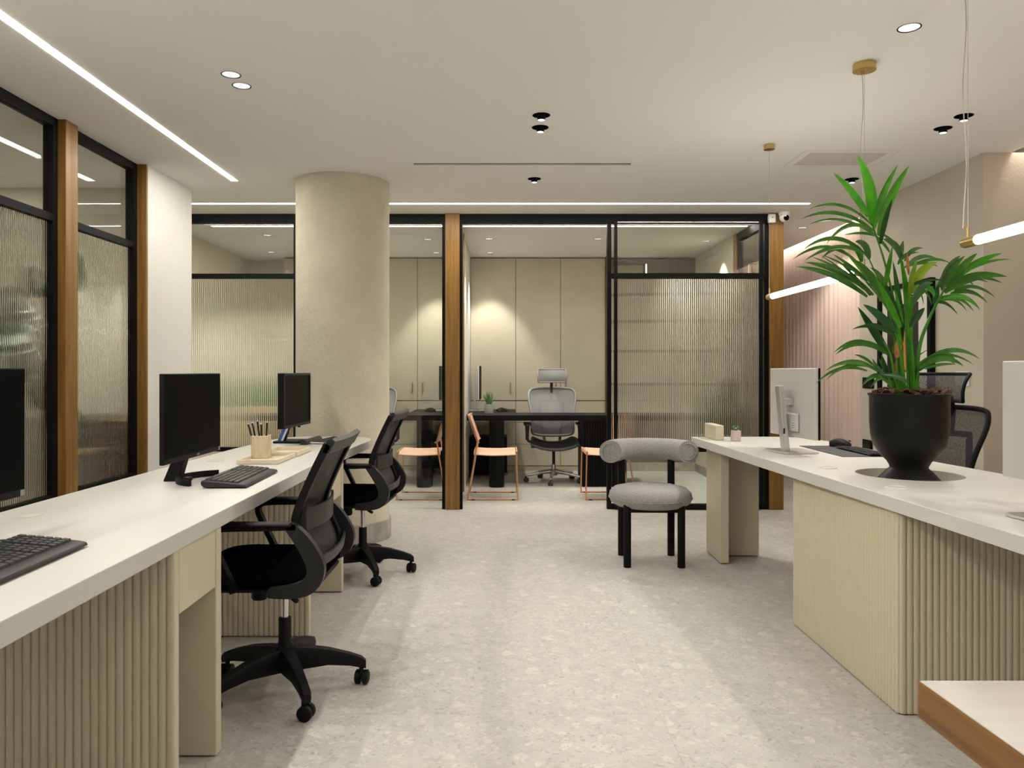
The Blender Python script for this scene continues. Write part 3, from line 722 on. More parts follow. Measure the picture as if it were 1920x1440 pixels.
def task_chair(label, loc, rz, star, group):
    """local axes: the sitter faces -x"""
    t = thing('task_chair', label, 'chair', loc, rz, group)
    B = lambda m_, n, mt, **k: m_.build(n, mt, k.pop('parent', t), world=False, **k)
    # five-arm base
    hub = B(MB().lathe([(0.020, 0.075), (0.036, 0.082), (0.040, 0.115), (0.034, 0.165), (0.0235, 0.185), (0.0235, 0.272), (0.021, 0.275)], n=24), 'base_hub', 'black_plastic', smooth=40)
    for k in range(5):
        a = math.radians(star + 72 * k); c, s = math.cos(a), math.sin(a)
        rows = []
        prof = [(0.02, 0.165, 0.078, 0.030), (0.08, 0.160, 0.082, 0.026), (0.16, 0.146, 0.088, 0.022), (0.24, 0.122, 0.078, 0.019), (0.285, 0.104, 0.066, 0.018), (0.300, 0.090, 0.062, 0.014)]
        for rr, zt, zb, hw in prof:
            ring = [(-hw * 0.75, zt), (hw * 0.75, zt), (hw, zt - 0.012), (hw * 0.8, zb), (-hw * 0.8, zb), (-hw, zt - 0.012)]
            rows.append([(c * rr - s * u, s * rr + c * u, z) for u, z in ring])
        m_ = MB(); vs = [p_ for r_ in rows for p_ in r_]; n = 6
        fs = [(j*n+i, j*n+(i+1) % n, (j+1)*n+(i+1) % n, (j+1)*n+i) for j in range(len(rows)-1) for i in range(n)] + [tuple(range(n)), tuple((len(rows)-1)*n+i for i in range(n))]
        m_._add(vs, fs); arm = B(m_, 'base_arm', 'black_plastic', smooth=35)
        castor(arm, c * 0.285, s * 0.285, a + 0.9 + 0.35 * k)
    B(MB().lathe([(0.0135, 0.27), (0.0135, 0.40)], n=20), 'gas_lift', 'chrome', smooth=40)
    mech = B(MB().box(-0.10, 0.09, -0.07, 0.07, 0.395, 0.432).lathe([(0.022, 0.383), (0.022, 0.40)], n=16), 'tilt_mechanism', 'black_plastic', bev=0.008)
    B(MB().lathe([(0.026, 0.352), (0.031, 0.36), (0.029, 0.395)], -0.085, -0.03, 20), 'tension_knob', 'black_plastic', smooth=50)
    B(MB().tube([(0.02, -0.06, 0.415), (0.05, -0.16, 0.418), (0.09, -0.23, 0.413), (0.11, -0.25, 0.410)], [0.006, 0.006, 0.007, 0.009]), 'lever', 'black_plastic', smooth=50)
    # seat pan and cushion
    def slab(z0, z1, sx0, sx1, hy, r, crown):
        poly = rrect(sx0, sx1, -hy, hy, r, 6); n = len(poly); cx = (sx0 + sx1) / 2
        lev = [(0.93, z0), (0.985, z0 + (z1-z0)*0.25), (1.0, z0 + (z1-z0)*0.55), (0.975, z0 + (z1-z0)*0.85), (0.90, z1), (0.6, z1 + crown), (0.2, z1 + crown * 1.2)]
        vs = [(cx + (a - cx) * f_, b * f_, z) for f_, z in lev for a, b in poly]
        fs = [(j*n+i, j*n+(i+1) % n, (j+1)*n+(i+1) % n, (j+1)*n+i) for j in range(len(lev)-1) for i in range(n)] + [tuple(range(n-1, -1, -1)), tuple((len(lev)-1)*n+i for i in range(n))]
        return MB()._add(vs, fs)
    B(slab(0.428, 0.452, -0.27, 0.17, 0.235, 0.08, 0.0), 'seat_pan', 'black_plastic', smooth=50)
    B(slab(0.448, 0.498, -0.29, 0.175, 0.245, 0.09, 0.012), 'seat_cushion', 'black_fabric', smooth=60)
    # back: side rails, top rail, mesh skin, two lumbar bands
    prof = smooth_path([(0.100, 0.455, 0), (0.150, 0.490, 0), (0.158, 0.545, 0), (0.118, 0.625, 0), (0.102, 0.690, 0), (0.150, 0.815, 0), (0.213, 0.945, 0)], 5)
    def bx(z):
        best = min(prof, key=lambda p_: abs(p_.y - z)); return best.x
    fr = MB()
    for s in (-1, 1):
        rows = []
        for q, p_ in enumerate(prof):
            f_ = 0.17 + 0.065 * min(1, max(0, (p_.y - 0.455) / 0.16))
            yy = s * f_; w_ = 0.034
            tx = prof[min(q+1, len(prof)-1)] - prof[max(q-1, 0)]; tx.normalize()
            nx, nz = tx.y, -tx.x
            rows.append([(p_.x - nx*0.011, yy - s*w_, p_.y - nz*0.011), (p_.x + nx*0.011, yy - s*w_, p_.y + nz*0.011), (p_.x + nx*0.012, yy, p_.y + nz*0.012), (p_.x - nx*0.014, yy, p_.y - nz*0.014)])
        n = 4; vs = [p_ for r_ in rows for p_ in r_]
        fr = MB()._add(vs, [(j*n+i, j*n+(i+1) % n, (j+1)*n+(i+1) % n, (j+1)*n+i) for j in range(len(rows)-1) for i in range(n)] + [(0,1,2,3), tuple((len(rows)-1)*n+i for i in range(n))])
        B(fr, 'back_rail', 'black_plastic', smooth=45)
    top = MB(); rows = []
    for k in range(13):
        y = -0.235 + 0.47 * k / 12; b = 0.016 * (1 - (y / 0.235) ** 2)
        rows.append([(0.197 + b, y, 0.918), (0.218 + b, y, 0.914), (0.240 + b, y, 0.955), (0.228 + b, y, 0.966), (0.212 + b, y, 0.958)])
    n = 5; vs = [p_ for r_ in rows for p_ in r_]
    top._add(vs, [(j*n+i, j*n+(i+1) % n, (j+1)*n+(i+1) % n, (j+1)*n+i) for j in range(12) for i in range(n)] + [(0,1,2,3,4), tuple(12*n+i for i in range(n))])
    B(top, 'top_rail', 'dark_plastic', smooth=40)
    rows = []
    for p_ in prof[4:]:
        f_ = 0.17 + 0.065 * min(1, max(0, (p_.y - 0.455) / 0.16)) - 0.02
        rows.append([(p_.x - 0.004 + 0.014 * (1 - (k / 5 - 1) ** 2), f_ * (k / 5 - 1), p_.y) for k in range(11)])
    B(MB().grid(rows), 'mesh_back', 'mesh_black', smooth=60)
    def band(z0, z1, dx, tip, m_='charcoal_plastic'):
        rows = []
        for k in range(17):
            u = k / 16 * 2 - 1; y = u * 0.212
            back = dx * (1 - u * u) + 0.012; lift = tip * u * u
            rows.append([(bx(z0) + back, y, z0 + lift), (bx(z0) + back + 0.010, y, z0 + lift - 0.001), (bx(z1) + back + 0.016, y, z1 + lift * 1.4), (bx(z1) + back + 0.006, y, z1 + lift * 1.4)])
        n = 4; vs = [p_ for r_ in rows for p_ in r_]
        return MB()._add(vs, [(j*n+i, j*n+(i+1) % n, (j+1)*n+(i+1) % n, (j+1)*n+i) for j in range(16) for i in range(n)] + [(0,1,2,3), tuple(16*n+i for i in range(n))])
    B(band(0.640, 0.715, 0.030, 0.004), 'lumbar_support', 'charcoal_plastic', smooth=40)
    B(band(0.512, 0.548, 0.020, 0.004), 'lower_band', 'charcoal_plastic', smooth=40)
    # looped arms
    for s in (-1, 1):
        yi, yo = s * 0.245, s * 0.278
        path = [tuple(p_)[:2] for p_ in smooth_path([(0.02, 0.442, 0), (0.10, 0.447, 0), (0.160, 0.470, 0), (0.182, 0.525, 0), (0.155, 0.590, 0), (0.115, 0.645, 0), (0.09, 0.668, 0)], 5)]
        w_ = [0.030 + 0.030 * math.sin(math.pi * min(1, i / (len(path) - 1) * 1.0)) for i in range(len(path))]
        arm = B(MB().ext(ribbon(path, w_), min(yi, yo), max(yi, yo), 'y'), 'arm_support', 'dark_plastic', smooth=40)
        path = [tuple(p_)[:2] for p_ in smooth_path([(0.115, 0.668, 0), (0.0, 0.664, 0), (-0.12, 0.662, 0), (-0.165, 0.655, 0), (-0.182, 0.632, 0), (-0.165, 0.585, 0), (-0.11, 0.47, 0), (-0.10, 0.442, 0)], 5)]
        B(MB().ext(ribbon(path, [0.020] * len(path)), min(yi, yo), max(yi, yo), 'y'), 'arm_loop', 'black_plastic', smooth=40)
        B(MB().box(-0.175, 0.10, s * 0.262 - 0.026, s * 0.262 + 0.026, 0.668, 0.681), 'arm_pad', 'black_plastic', bev=0.006)
    return t
task_chair('black mesh task chair in front, drawn up between two support panels', (-0.815, 2.885, 0), 0.0, -60, 'black mesh task chairs at the left desk')
task_chair('black mesh task chair farther back, beside the round column base', (-0.822, 4.54, 0), math.radians(-3), -62, 'black mesh task chairs at the left desk')

# ================================================================== GREY BOUCLE CHAIR
fc = thing('padded_chair', 'grey boucle chair with round seat and rolled backrest on black legs', 'chair', (0.935, 4.84, 0), math.radians(-1.5))
FB = lambda m_, n, mt, parent=fc, **k: m_.build(n, mt, parent, world=False, **k)
m_ = MB(); n = 48
prof = [(0.0, 0.352), (0.15, 0.350), (0.215, 0.356), (0.248, 0.378), (0.259, 0.408), (0.253, 0.438), (0.228, 0.463), (0.17, 0.476), (0.09, 0.480), (0.0, 0.481)]
FB(m_.lathe(prof, 0, 0, n, caps=False), 'seat', 'grey_boucle', smooth=80)
FB(MB().tube([(0.2595 * math.cos(2*math.pi*i/48), 0.2595 * math.sin(2*math.pi*i/48), 0.404) for i in range(48)], 0.0025, 6, closed=True), 'seat_piping', 'grey_boucle', smooth=80)
arc = []
for i in range(29):
    a = math.radians(12 + 156 * i / 28); arc.append((0.252 * math.cos(a), -0.02 + 0.252 * math.sin(a), 0.685))
bk = FB(MB().tube(arc, [0.0715] * 29, 28), 'backrest', 'grey_boucle', smooth=50)
for a_, sgn in ((12, -1), (168, 1)):
    a = math.radians(a_); c = Vector((0.252 * math.cos(a), -0.02 + 0.252 * math.sin(a), 0.685)); tdir = Vector((math.sin(a) * -sgn * -1, math.cos(a) * sgn, 0))
    tdir = Vector((math.sin(a), -math.cos(a), 0)) if sgn < 0 else Vector((-math.sin(a), math.cos(a), 0))
    a1 = Vector((0, 0, 1)); b1 = tdir.cross(a1).normalized()
    FB(MB().tube([c + tdir * 0.001 + (a1 * math.cos(2*math.pi*k/28) + b1 * math.sin(2*math.pi*k/28)) * 0.052 for k in range(28)], 0.0035, 6, closed=True), 'end_seam', 'grey_boucle', parent=bk, smooth=80)
for x, y, zt in ((-0.165, -0.155, 0.40), (0.163, -0.155, 0.40), (-0.160, 0.155, 0.66), (0.160, 0.155, 0.66)):
    FB(MB().lathe([(0.0225, 0.0005), (0.0235, 0.004), (0.0235, zt)], x, y, 20), 'leg', 'black_metal', smooth=40)
FB(MB().box(-0.165, 0.163, -0.168, -0.142, 0.335, 0.355).box(-0.16, 0.16, 0.142, 0.168, 0.335, 0.355), 'seat_rail', 'black_metal')

# ================================================================== ERGONOMIC CHAIRS
def ergo_chair(label, loc, rz, mesh, rim, dark, group, star=90, metal='silver', hz=0.0):
    """local axes: the sitter faces -y"""
    t = thing('ergonomic_chair', label, 'chair', loc, rz, group)
    B = lambda m_, n, mt, parent=t, **k: m_.build(n, mt, parent, world=False, **k)
    B(MB().lathe([(0.03, 0.07), (0.045, 0.08), (0.04, 0.12), (0.022, 0.15), (0.022, 0.19)], n=20), 'base_hub', metal, smooth=40)
    for k in range(5):
        a = math.radians(star + 72 * k); c, s = math.cos(a), math.sin(a)
        arm = B(MB().tube([(c*0.03, s*0.03, 0.115), (c*0.15, s*0.15, 0.100), (c*0.29, s*0.29, 0.075), (c*0.31, s*0.31, 0.072)], [0.024, 0.019, 0.015, 0.010], 8), 'base_arm', metal, smooth=45)
        castor(arm, c * 0.30, s * 0.30, a + 0.7 * k, m='dark_grey_plastic')
    B(MB().lathe([(0.016, 0.18), (0.016, 0.36)], n=16), 'gas_lift', 'dark_plastic', smooth=40)
    B(MB().box(-0.09, 0.09, -0.12, 0.16, 0.355, 0.405), 'tilt_mechanism', dark, bev=0.008)
    B(MB().box(-0.23, -0.09, -0.025, -0.005, 0.372, 0.384).box(-0.245, -0.20, -0.03, 0.0, 0.366, 0.392), 'lever', dark, bev=0.003)
    # seat: dished mesh pad
    rows = []
    for j in range(13):
        v = j / 12; y = -0.27 + 0.50 * v; hw = 0.245 - 0.03 * v
        zf = 0.470 + 0.012 * math.sin(v * math.pi) - 0.03 * max(0, 0.15 - v) / 0.15
        rows.append([(hw * (i / 6 - 1), y, zf - 0.055 * (1 - abs(i / 6 - 1) ** 2.2)) for i in range(13)])
    seat = B(MB().grid(rows).grid([[(x, y, z - 0.03) for x, y, z in r_] for r_ in rows]), 'seat', 'seat_dark', smooth=60)
    rim_p = [rows[0][i] for i in range(13)] + [rows[j][12] for j in range(1, 13)] + [rows[12][i] for i in range(11, -1, -1)] + [rows[j][0] for j in range(11, 0, -1)]
    B(MB().tube([(x, y, z - 0.014) for x, y, z in rim_p], 0.017, 8, closed=True), 'seat_rim', dark, parent=seat, smooth=60)
    # back panel: rounded trapezium, dished
    yb = 0.30
    out = [(-0.215, 0.50), (-0.10, 0.478), (0.10, 0.478), (0.215, 0.50), (0.232, 0.55), (0.228, 0.68), (0.245, 0.80), (0.262, 0.90), (0.250, 0.965), (0.20, 0.998), (0.0, 1.005), (-0.20, 0.998), (-0.250, 0.965), (-0.262, 0.90), (-0.245, 0.80), (-0.228, 0.68), (-0.232, 0.55)]
    def by(x, z):
        return yb + 0.05 * (z - 0.70) / 0.3 - 0.075 * (abs(x) / 0.26) ** 2 + 0.045 * math.sin((z - 0.48) / 0.52 * math.pi * 1.3) * -1
    P = smooth_path([(x, 0, z) for x, z in out] + [(out[0][0], 0, out[0][1])], 3)[:-1]
    back = B(MB().tube([(p_.x, by(p_.x, p_.z), p_.z) for p_ in P], 0.0135, 8, closed=True), 'back_rim', rim, smooth=60)
    def half(z):
        L = [p_ for p_ in P if p_.x > 0]; return max(0.05, min(L, key=lambda p_: abs(p_.z - z)).x)
    rows = []
    for j in range(21):
        z = 0.485 + 0.512 * j / 20; hw = half(z)
        rows.append([(hw * (i / 6 - 1), by(hw * (i / 6 - 1), z), z) for i in range(13)])
    B(MB().grid(rows), 'back_mesh', mesh, smooth=60)
    B(MB().tube([(-0.13, by(-0.13, 0.86) + 0.03, 0.60), (-0.13, by(-0.13, 0.86) + 0.03, 0.84), (-0.11, yb + 0.07, 0.865), (0.11, yb + 0.07, 0.865), (0.13, by(0.13, 0.86) + 0.03, 0.84), (0.13, by(0.13, 0.86) + 0.03, 0.60)], 0.016, 8), 'back_brace', dark, smooth=60)
    B(MB().tube([(0, yb + 0.07, 0.865), (0, yb + 0.085, 1.0), (0, yb + 0.06, 1.06), (0, yb + 0.03, 1.10)], 0.017, 8), 'headrest_post', dark, smooth=60)
    for s in (-1, 1):
        B(MB().tube([(s * 0.07, 0.10, 0.385), (s * 0.085, 0.26, 0.42), (s * 0.10, yb + 0.03, 0.52), (s * 0.125, yb + 0.03, 0.62)], 0.016, 8), 'back_strut', dark, smooth=60)
    B(MB().ell(0, yb + 0.045, 0.645, 0.055, 0.022, 0.05), 'lumbar_knob', dark, smooth=60)
    # headrest
    rows = []
    for j in range(9):
        v = j / 8; z = 1.072 + hz + 0.142 * v
        hw = 0.152 + 0.008 * math.sin(v * math.pi)
        rows.append([(hw * (i / 6 - 1), yb + 0.0 + 0.10 * (v - 0.35) ** 2 * (1 if v > 0.35 else 0.6) * 1.6 - 0.06 * (i / 6 - 1) ** 2, z) for i in range(13)])
    hd = B(MB().grid(rows), 'headrest', mesh, smooth=60)
    rp = [rows[0][i] for i in range(13)] + [rows[j][12] for j in range(1, 9)] + [rows[8][i] for i in range(11, -1, -1)] + [rows[j][0] for j in range(7, 0, -1)]
    B(MB().tube(rp, 0.009, 8, closed=True), 'headrest_rim', rim, parent=hd, smooth=60)
    # arms
    for s in (-1, 1):
        B(MB().tube([(s * 0.09, 0.02, 0.385), (s * 0.20, 0.02, 0.405), (s * 0.275, 0.02, 0.44), (s * 0.285, 0.02, 0.47)], 0.015, 8), 'arm_bracket', dark, smooth=60)
        B(MB().tube([(s * 0.285, 0.02, 0.45), (s * 0.285, 0.02, 0.54), (s * 0.284, 0.02, 0.615)], [0.018, 0.02, 0.026], 10), 'arm_post', dark, smooth=60)
        B(MB().box(s * 0.284 - 0.042, s * 0.284 + 0.042, -0.13, 0.12, 0.612, 0.640), 'arm_pad', dark, bev=0.011, seg=3)
    return t
ergo_chair('grey mesh ergonomic chair behind the desk in the right office', (0.56, 8.30, 0), 0.0, 'mesh_grey', 'grey_rim', 'dark_grey_plastic', 'grey ergonomic chairs in the offices', star=-100)
ergo_chair('grey mesh ergonomic chair mostly hidden by column in left office', (-1.42, 8.35, 0), 0.1, 'mesh_grey', 'grey_rim', 'dark_grey_plastic', 'grey ergonomic chairs in the offices', star=-80)
ergo_chair('black mesh ergonomic chair with headrest behind the black planter', (2.07, 3.97, 0), math.radians(-66), 'mesh_charcoal', 'black_plastic', 'black_plastic', None, hz=-0.032)

# ================================================================== DESK ITEMS
def keyboard(label, loc, rz, L=0.455, D=0.165, base='dark_plastic', keys='key_grey', slim=False, logo=None, group=None):
    t = thing('keyboard', label, 'keyboard', loc, rz, group)
    h0, h1 = (0.006, 0.012) if slim else (0.014, 0.030)
    def zt(y): return h0 + (h1 - h0) * (y + D / 2) / D
    prof = [(-D/2, 0.003), (-D/2 + 0.004, h0 * 0.9), (-D/2 + 0.02, zt(-D/2 + 0.02) ), (D/2 - 0.006, h1), (D/2, h1 - 0.006), (D/2, h1 * 0.45), (D/2 - 0.01, 0.004)]
    MB().ext(prof, -L/2, L/2, 'x').build('case', base, t, bev=0.004, world=False)
    k = MB(); rowsn = 6; y0 = -D/2 + (0.012 if slim else 0.034); kp = (D/2 - 0.012 - y0) / rowsn
    for r in range(rowsn):
        y = y0 + kp * r; x = -L/2 + 0.012; xm = L/2 - 0.012
        blocks = [(x, x + 0.275), (x + 0.285, x + 0.340), (x + 0.350, xm)] if not slim else [(x, xm)]
        for bi, (a, b) in enumerate(blocks):
            n = max(2, int(round((b - a) / 0.0187)))
            if r == 0 and bi == 0: edges = [a, a+0.024, a+0.046, a+0.068, b-0.09, b-0.068, b-0.045, b-0.022, b]
            else: edges = [a + (b - a) * i / n for i in range(n + 1)]
            for i in range(len(edges) - 1):
                u0, u1 = edges[i] + 0.0012, edges[i+1] - 0.0012; v0, v1 = y + 0.0012, y + kp - 0.0012
                za, zb = zt(v0), zt(v1); kh = 0.003 if slim else 0.0065
                vs = [(u0, v0, za-0.002), (u1, v0, za-0.002), (u1, v1, zb-0.002), (u0, v1, zb-0.002), (u0+0.002, v0+0.002, za+kh), (u1-0.002, v0+0.002, za+kh), (u1-0.002, v1-0.002, zb+kh), (u0+0.002, v1-0.002, zb+kh)]
                k._add(vs, [(4,5,6,7), (0,1,5,4), (1,2,6,5), (2,3,7,6), (3,0,4,7)])
    k.build('keys', keys, t, world=False)
    if logo:
        fc_ = bpy.data.curves.new('lettering', 'FONT'); fc_.body = logo; fc_.size = 0.013; fc_.extrude = 0.0002
        fo = bpy.data.objects.new('tmp', fc_); COL.objects.link(fo)
        me = bpy.data.meshes.new_from_object(fo.evaluated_get(bpy.context.evaluated_depsgraph_get())); bpy.data.objects.remove(fo)
        me.materials.clear(); me.materials.append(M['white_print'])
        o = bpy.data.objects.new('lettering', me); COL.objects.link(o); o.parent = t; o.location = (0.135, D/2 - 0.0125, h1 + 0.0012); o.rotation_euler = (math.atan((h1-h0)/D), 0, 0)
    return t
Q = math.radians(90)
kb = 'keyboards on the left desk'
keyboard('dark keyboard at lower left corner of the left desk', (-1.115, 1.690, DZ), Q + 0.02, D=0.175, logo='Microsoft', group=kb)
keyboard('dark grey keyboard on left desk in front of the travertine pen cup', (-1.045, 3.090, DZ), Q + 0.03, D=0.17, group=kb)
keyboard('white keyboard with dark keys at far end of the left desk', (-1.060, 4.790, DZ), Q - 0.12, L=0.40, D=0.14, base='white_key', keys='dark_plastic', slim=True, group=kb)

def crescent_monitor(label, y, x, z0, z1, wd, group):
    """screen faces +x, crescent foot"""
    t = thing('monitor', label, 'monitor', (x - 0.06, y, DZ), group=group)
    MB().box(x - 0.018, x, y - wd/2, y + wd/2, z0, z1).build('housing', 'black_plastic', t, bev=0.003)
    MB().box(x - 0.0005, x + 0.0008, y - wd/2 + 0.005, y + wd/2 - 0.005, z0 + 0.020, z1 - 0.005).build('screen', 'screen_black', t)
    MB().box(x - 0.045, x - 0.018, y - 0.12, y + 0.12, z0 + 0.04, z0 + 0.2).build('rear_bulge', 'black_plastic', t, bev=0.01)
    MB().box(x - 0.0002, x + 0.0010, y + 0.024, y + 0.034, z0 + 0.006, z0 + 0.013).box(x - 0.0002, x + 0.0010, y + 0.038, y + 0.048, z0 + 0.006, z0 + 0.013).build('badge', 'grey_print', t)
    MB().box(x - 0.0002, x + 0.0010, y + wd/2 - 0.022, y + wd/2 - 0.006, z0 + 0.002, z0 + 0.018).build('sticker', 'grey_print', t)
    # leaning neck
    xb = x - 0.105
    MB().ext([(xb, DZ), (xb + 0.06, DZ), (xb + 0.095, z0 + 0.03), (xb + 0.05, z0 + 0.03)], y - 0.055, y - 0.005, 'y').build('neck', 'black_plastic', t, bev=0.004)
    MB().box(xb + 0.01, xb + 0.10, y - 0.05, y - 0.01, DZ, DZ + 0.014).build('foot_bar', 'black_plastic', t)
    R = 0.17; cx = xb + 0.055 + R; half = math.radians(66); pin = []; pout = []
    for i in range(25):
        a = math.pi - half + 2 * half * i / 24
        pout.append((cx + R * math.cos(a), y - 0.03 + R * math.sin(a))); pin.append((cx + (R - 0.014) * math.cos(a), y - 0.03 + (R - 0.014) * math.sin(a)))
    MB().ext(pout + pin[::-1], DZ, DZ + 0.024, 'z').build('crescent_foot', 'black_plastic', t, smooth=40)
    return t
mg = 'black monitors on the left desk'
crescent_monitor('black monitor cut by the left frame edge', 1.770, -1.272, 0.866, 1.206, 0.56, mg)
crescent_monitor('black monitor on crescent foot left of the dark grey keyboard', 3.100, -1.240, 0.850, 1.188, 0.565, mg)
# older monitor with bevelled bezel near the column
t = thing('monitor', 'small black monitor with thick bezel in front of the column', 'monitor', (-1.28, 4.72, DZ), math.radians(-3), mg)
LB = lambda m_, n, mt, **k: m_.build(n, mt, t, world=False, **k)
LB(MB().box(-0.012, 0.022, -0.255, 0.255, 0.098, 0.425), 'housing', 'black_plastic', bev=0.004)
fr = MB()
for z0, z1, ya, yb_ in ((0.098, 0.116, -0.255, 0.255), (0.410, 0.425, -0.255, 0.255)): fr.box(0.022, 0.030, ya, yb_, z0, z1)
fr.box(0.022, 0.030, -0.255, -0.240, 0.116, 0.410).box(0.022, 0.030, 0.240, 0.255, 0.116, 0.410)
LB(fr, 'bezel', 'dark_plastic', bev=0.004)
LB(MB().box(0.0215, 0.0235, -0.240, 0.240, 0.116, 0.410), 'screen', 'screen_matte')
LB(MB().box(0.005, 0.020, 0.06, 0.075, 0.086, 0.099), 'joystick', 'dark_plastic', bev=0.003)
LB(MB().ext([(-0.075, 0.012), (-0.045, 0.012), (-0.005, 0.13), (-0.03, 0.13)], -0.06, 0.0, 'y'), 'neck', 'black_plastic')
LB(MB().ext([(-0.078, 0.014), (-0.058, 0.014), (-0.022, 0.098), (-0.043, 0.098)], -0.0615, -0.06, 'y'), 'blue_label', 'blue_label')
LB(MB().ext([(-0.058, 0.014), (-0.045, 0.014), (-0.009, 0.098), (-0.022, 0.098)], -0.0615, -0.06, 'y'), 'pale_label', 'pale_label')
LB(MB().ext([(-0.10, -0.085), (0.09, -0.085), (0.09, 0.105), (-0.10, 0.105)], 0.0, 0.012, 'z'), 'foot_plate', 'black_plastic', bev=0.003)
o = MB().ext([(0.022 * math.cos(a), 0.030 * math.sin(a)) for a in [math.pi * k / 12 for k in range(13)]], -0.15, 0.15, 'y').build('soundbar', 'charcoal_plastic', smooth=50)
o.location = (-1.165, 4.70, DZ); o.rotation_euler = (0, 0, math.radians(-4)); tag(o, 'dark grey rounded soundbar lying before the small thick bezelled monitor', 'speaker')

# pen cup, pens and trays
cup = thing('pen_cup', 'square travertine pen cup standing in the pale tray', 'pen cup', (-1.200, 3.83, DZ))
r4 = [(x, y) for x, y in rrect(-0.041, 0.041, -0.041, 0.041, 0.012)]
poly = [(x - 1.200, y + 3.83) for x, y in r4]; inner = [((x * 0.86) - 1.200, (y * 0.86) + 3.83) for x, y in r4]
MB().holed(poly, [inner], DZ + 0.006, DZ + 0.118).box(-1.238, -1.162, 3.795, 3.865, DZ + 0.006, DZ + 0.012).build('cup_body', 'travertine', cup, bev=0.005, seg=3)
for i, (dx, dy, lx, ly) in enumerate(((-0.018, -0.010, -0.040, -0.01), (-0.006, -0.014, -0.030, -0.012), (0.0, 0.010, -0.024, 0.006), (0.012, -0.008, -0.008, -0.01), (0.018, 0.012, 0.004, 0.008))):
    p0 = Vector((-1.200 + dx, 3.83 + dy, DZ + 0.016)); p1 = p0 + Vector((lx, ly, 0.158 + 0.006 * (i % 3)))
    t = thing('pen', 'slim black pen with pale tip, %s of five in the travertine cup' % ('leftmost', 'second from left', 'middle', 'fourth from left', 'rightmost')[i], 'pen', tuple(p0), group='black pens in the cup')
    MB().tube([p0, p1], 0.0048, 10).build('barrel', 'pen_black', t, smooth=40)
    d_ = (p1 - p0).normalized(); MB().tube([p1, p1 + d_ * 0.004], 0.0046, 10).build('tip', 'sensor_white', t, smooth=40)
def tray(label, x0, x1, y0, y1, hgt, wall, floor=True, rz=0):
    t = thing('desk_tray', label, 'tray', ((x0+x1)/2, (y0+y1)/2, DZ), group='pale desk trays')
    MB().holed([(x0, y0), (x1, y0), (x1, y1), (x0, y1)], [[(x0+wall, y0+wall), (x1-wall, y0+wall), (x1-wall, y1-wall), (x0+wall, y1-wall)]], DZ + 0.0002, DZ + hgt).build('tray_rim', 'pale_tray', t, bev=0.0015)
    MB().box(x0 + 0.002, x1 - 0.002, y0 + 0.002, y1 - 0.002, DZ + 0.0002, DZ + 0.005).build('tray_floor', 'pale_tray', t)
    return t
tray('pale cream desk tray holding the travertine pen cup', -1.245, -1.052, 3.60, 3.915, 0.021, 0.010)
tray('empty pale cream desk tray behind the pen cup', -1.235, -1.045, 3.925, 4.205, 0.024, 0.012)

# silver backed monitors on the right desk (screens face away, toward +x)
def white_monitor(label, loc, rz, group, dz=0.0):
    t = thing('monitor', label, 'monitor', loc, rz, group)
    B = lambda m_, n, mt, parent=t, **k: m_.build(n, mt, parent, world=False, **k)
    wd = 0.243; z0, z1 = 0.083 + dz, 0.452 + dz
    B(MB().box(0.0, 0.020, -wd, wd, z0, z1), 'rear_cover', 'monitor_white', bev=0.004)
    B(MB().box(0.020, 0.032, -wd, wd, z0, z1), 'bezel', 'black_plastic', bev=0.002)
    B(MB().box(0.0318, 0.0325, -wd + 0.006, wd - 0.006, z0 + 0.012, z1 - 0.006), 'screen', 'screen_black')
    boss = B(MB().box(-0.018, 0.0, -0.09, 0.11, z0 + 0.03, z0 + 0.13), 'port_block', 'monitor_white', bev=0.008)
    B(MB().box(-0.0186, -0.018, -0.075, -0.035, z0 + 0.045, z0 + 0.085), 'sticker', 'white_print', parent=boss)
    g_ = MB()
    for i in range(3):
        for j in range(3): g_.box(-0.0190, -0.0186, -0.072 + i * 0.012, -0.064 + i * 0.012, z0 + 0.049 + j * 0.012, z0 + 0.056 + j * 0.012)
    B(g_, 'printed_marks', 'grey_print', parent=boss)
    B(MB().box(-0.055, 0.0, -0.03, 0.03, 0.255, 0.29), 'tilt_joint', 'silver', bev=0.004)
    B(MB().ext([(-0.048, 0.008), (-0.018, 0.008), (-0.055, 0.36), (-0.083, 0.36)], -0.024, 0.024, 'y'), 'stand_post', 'silver', bev=0.004)
    B(MB().box(-0.057, -0.047, -0.0245, 0.0245, 0.10, 0.13), 'cable_slot', 'dark_plastic')
    B(MB().ext(rrect(-0.10, 0.105, -0.12, 0.12, 0.03), 0.0, 0.009, 'z'), 'foot_plate', 'silver', bev=0.002)
    return t
wg = 'silver backed monitors on the right desk'
white_monitor('silver backed monitor on right desk next to the mouse pad', (1.565, 4.155, DZ), math.radians(7), wg)
white_monitor('silver backed monitor cut by the right frame edge', (1.628, 2.225, DZ), math.radians(5), wg, 0.018)

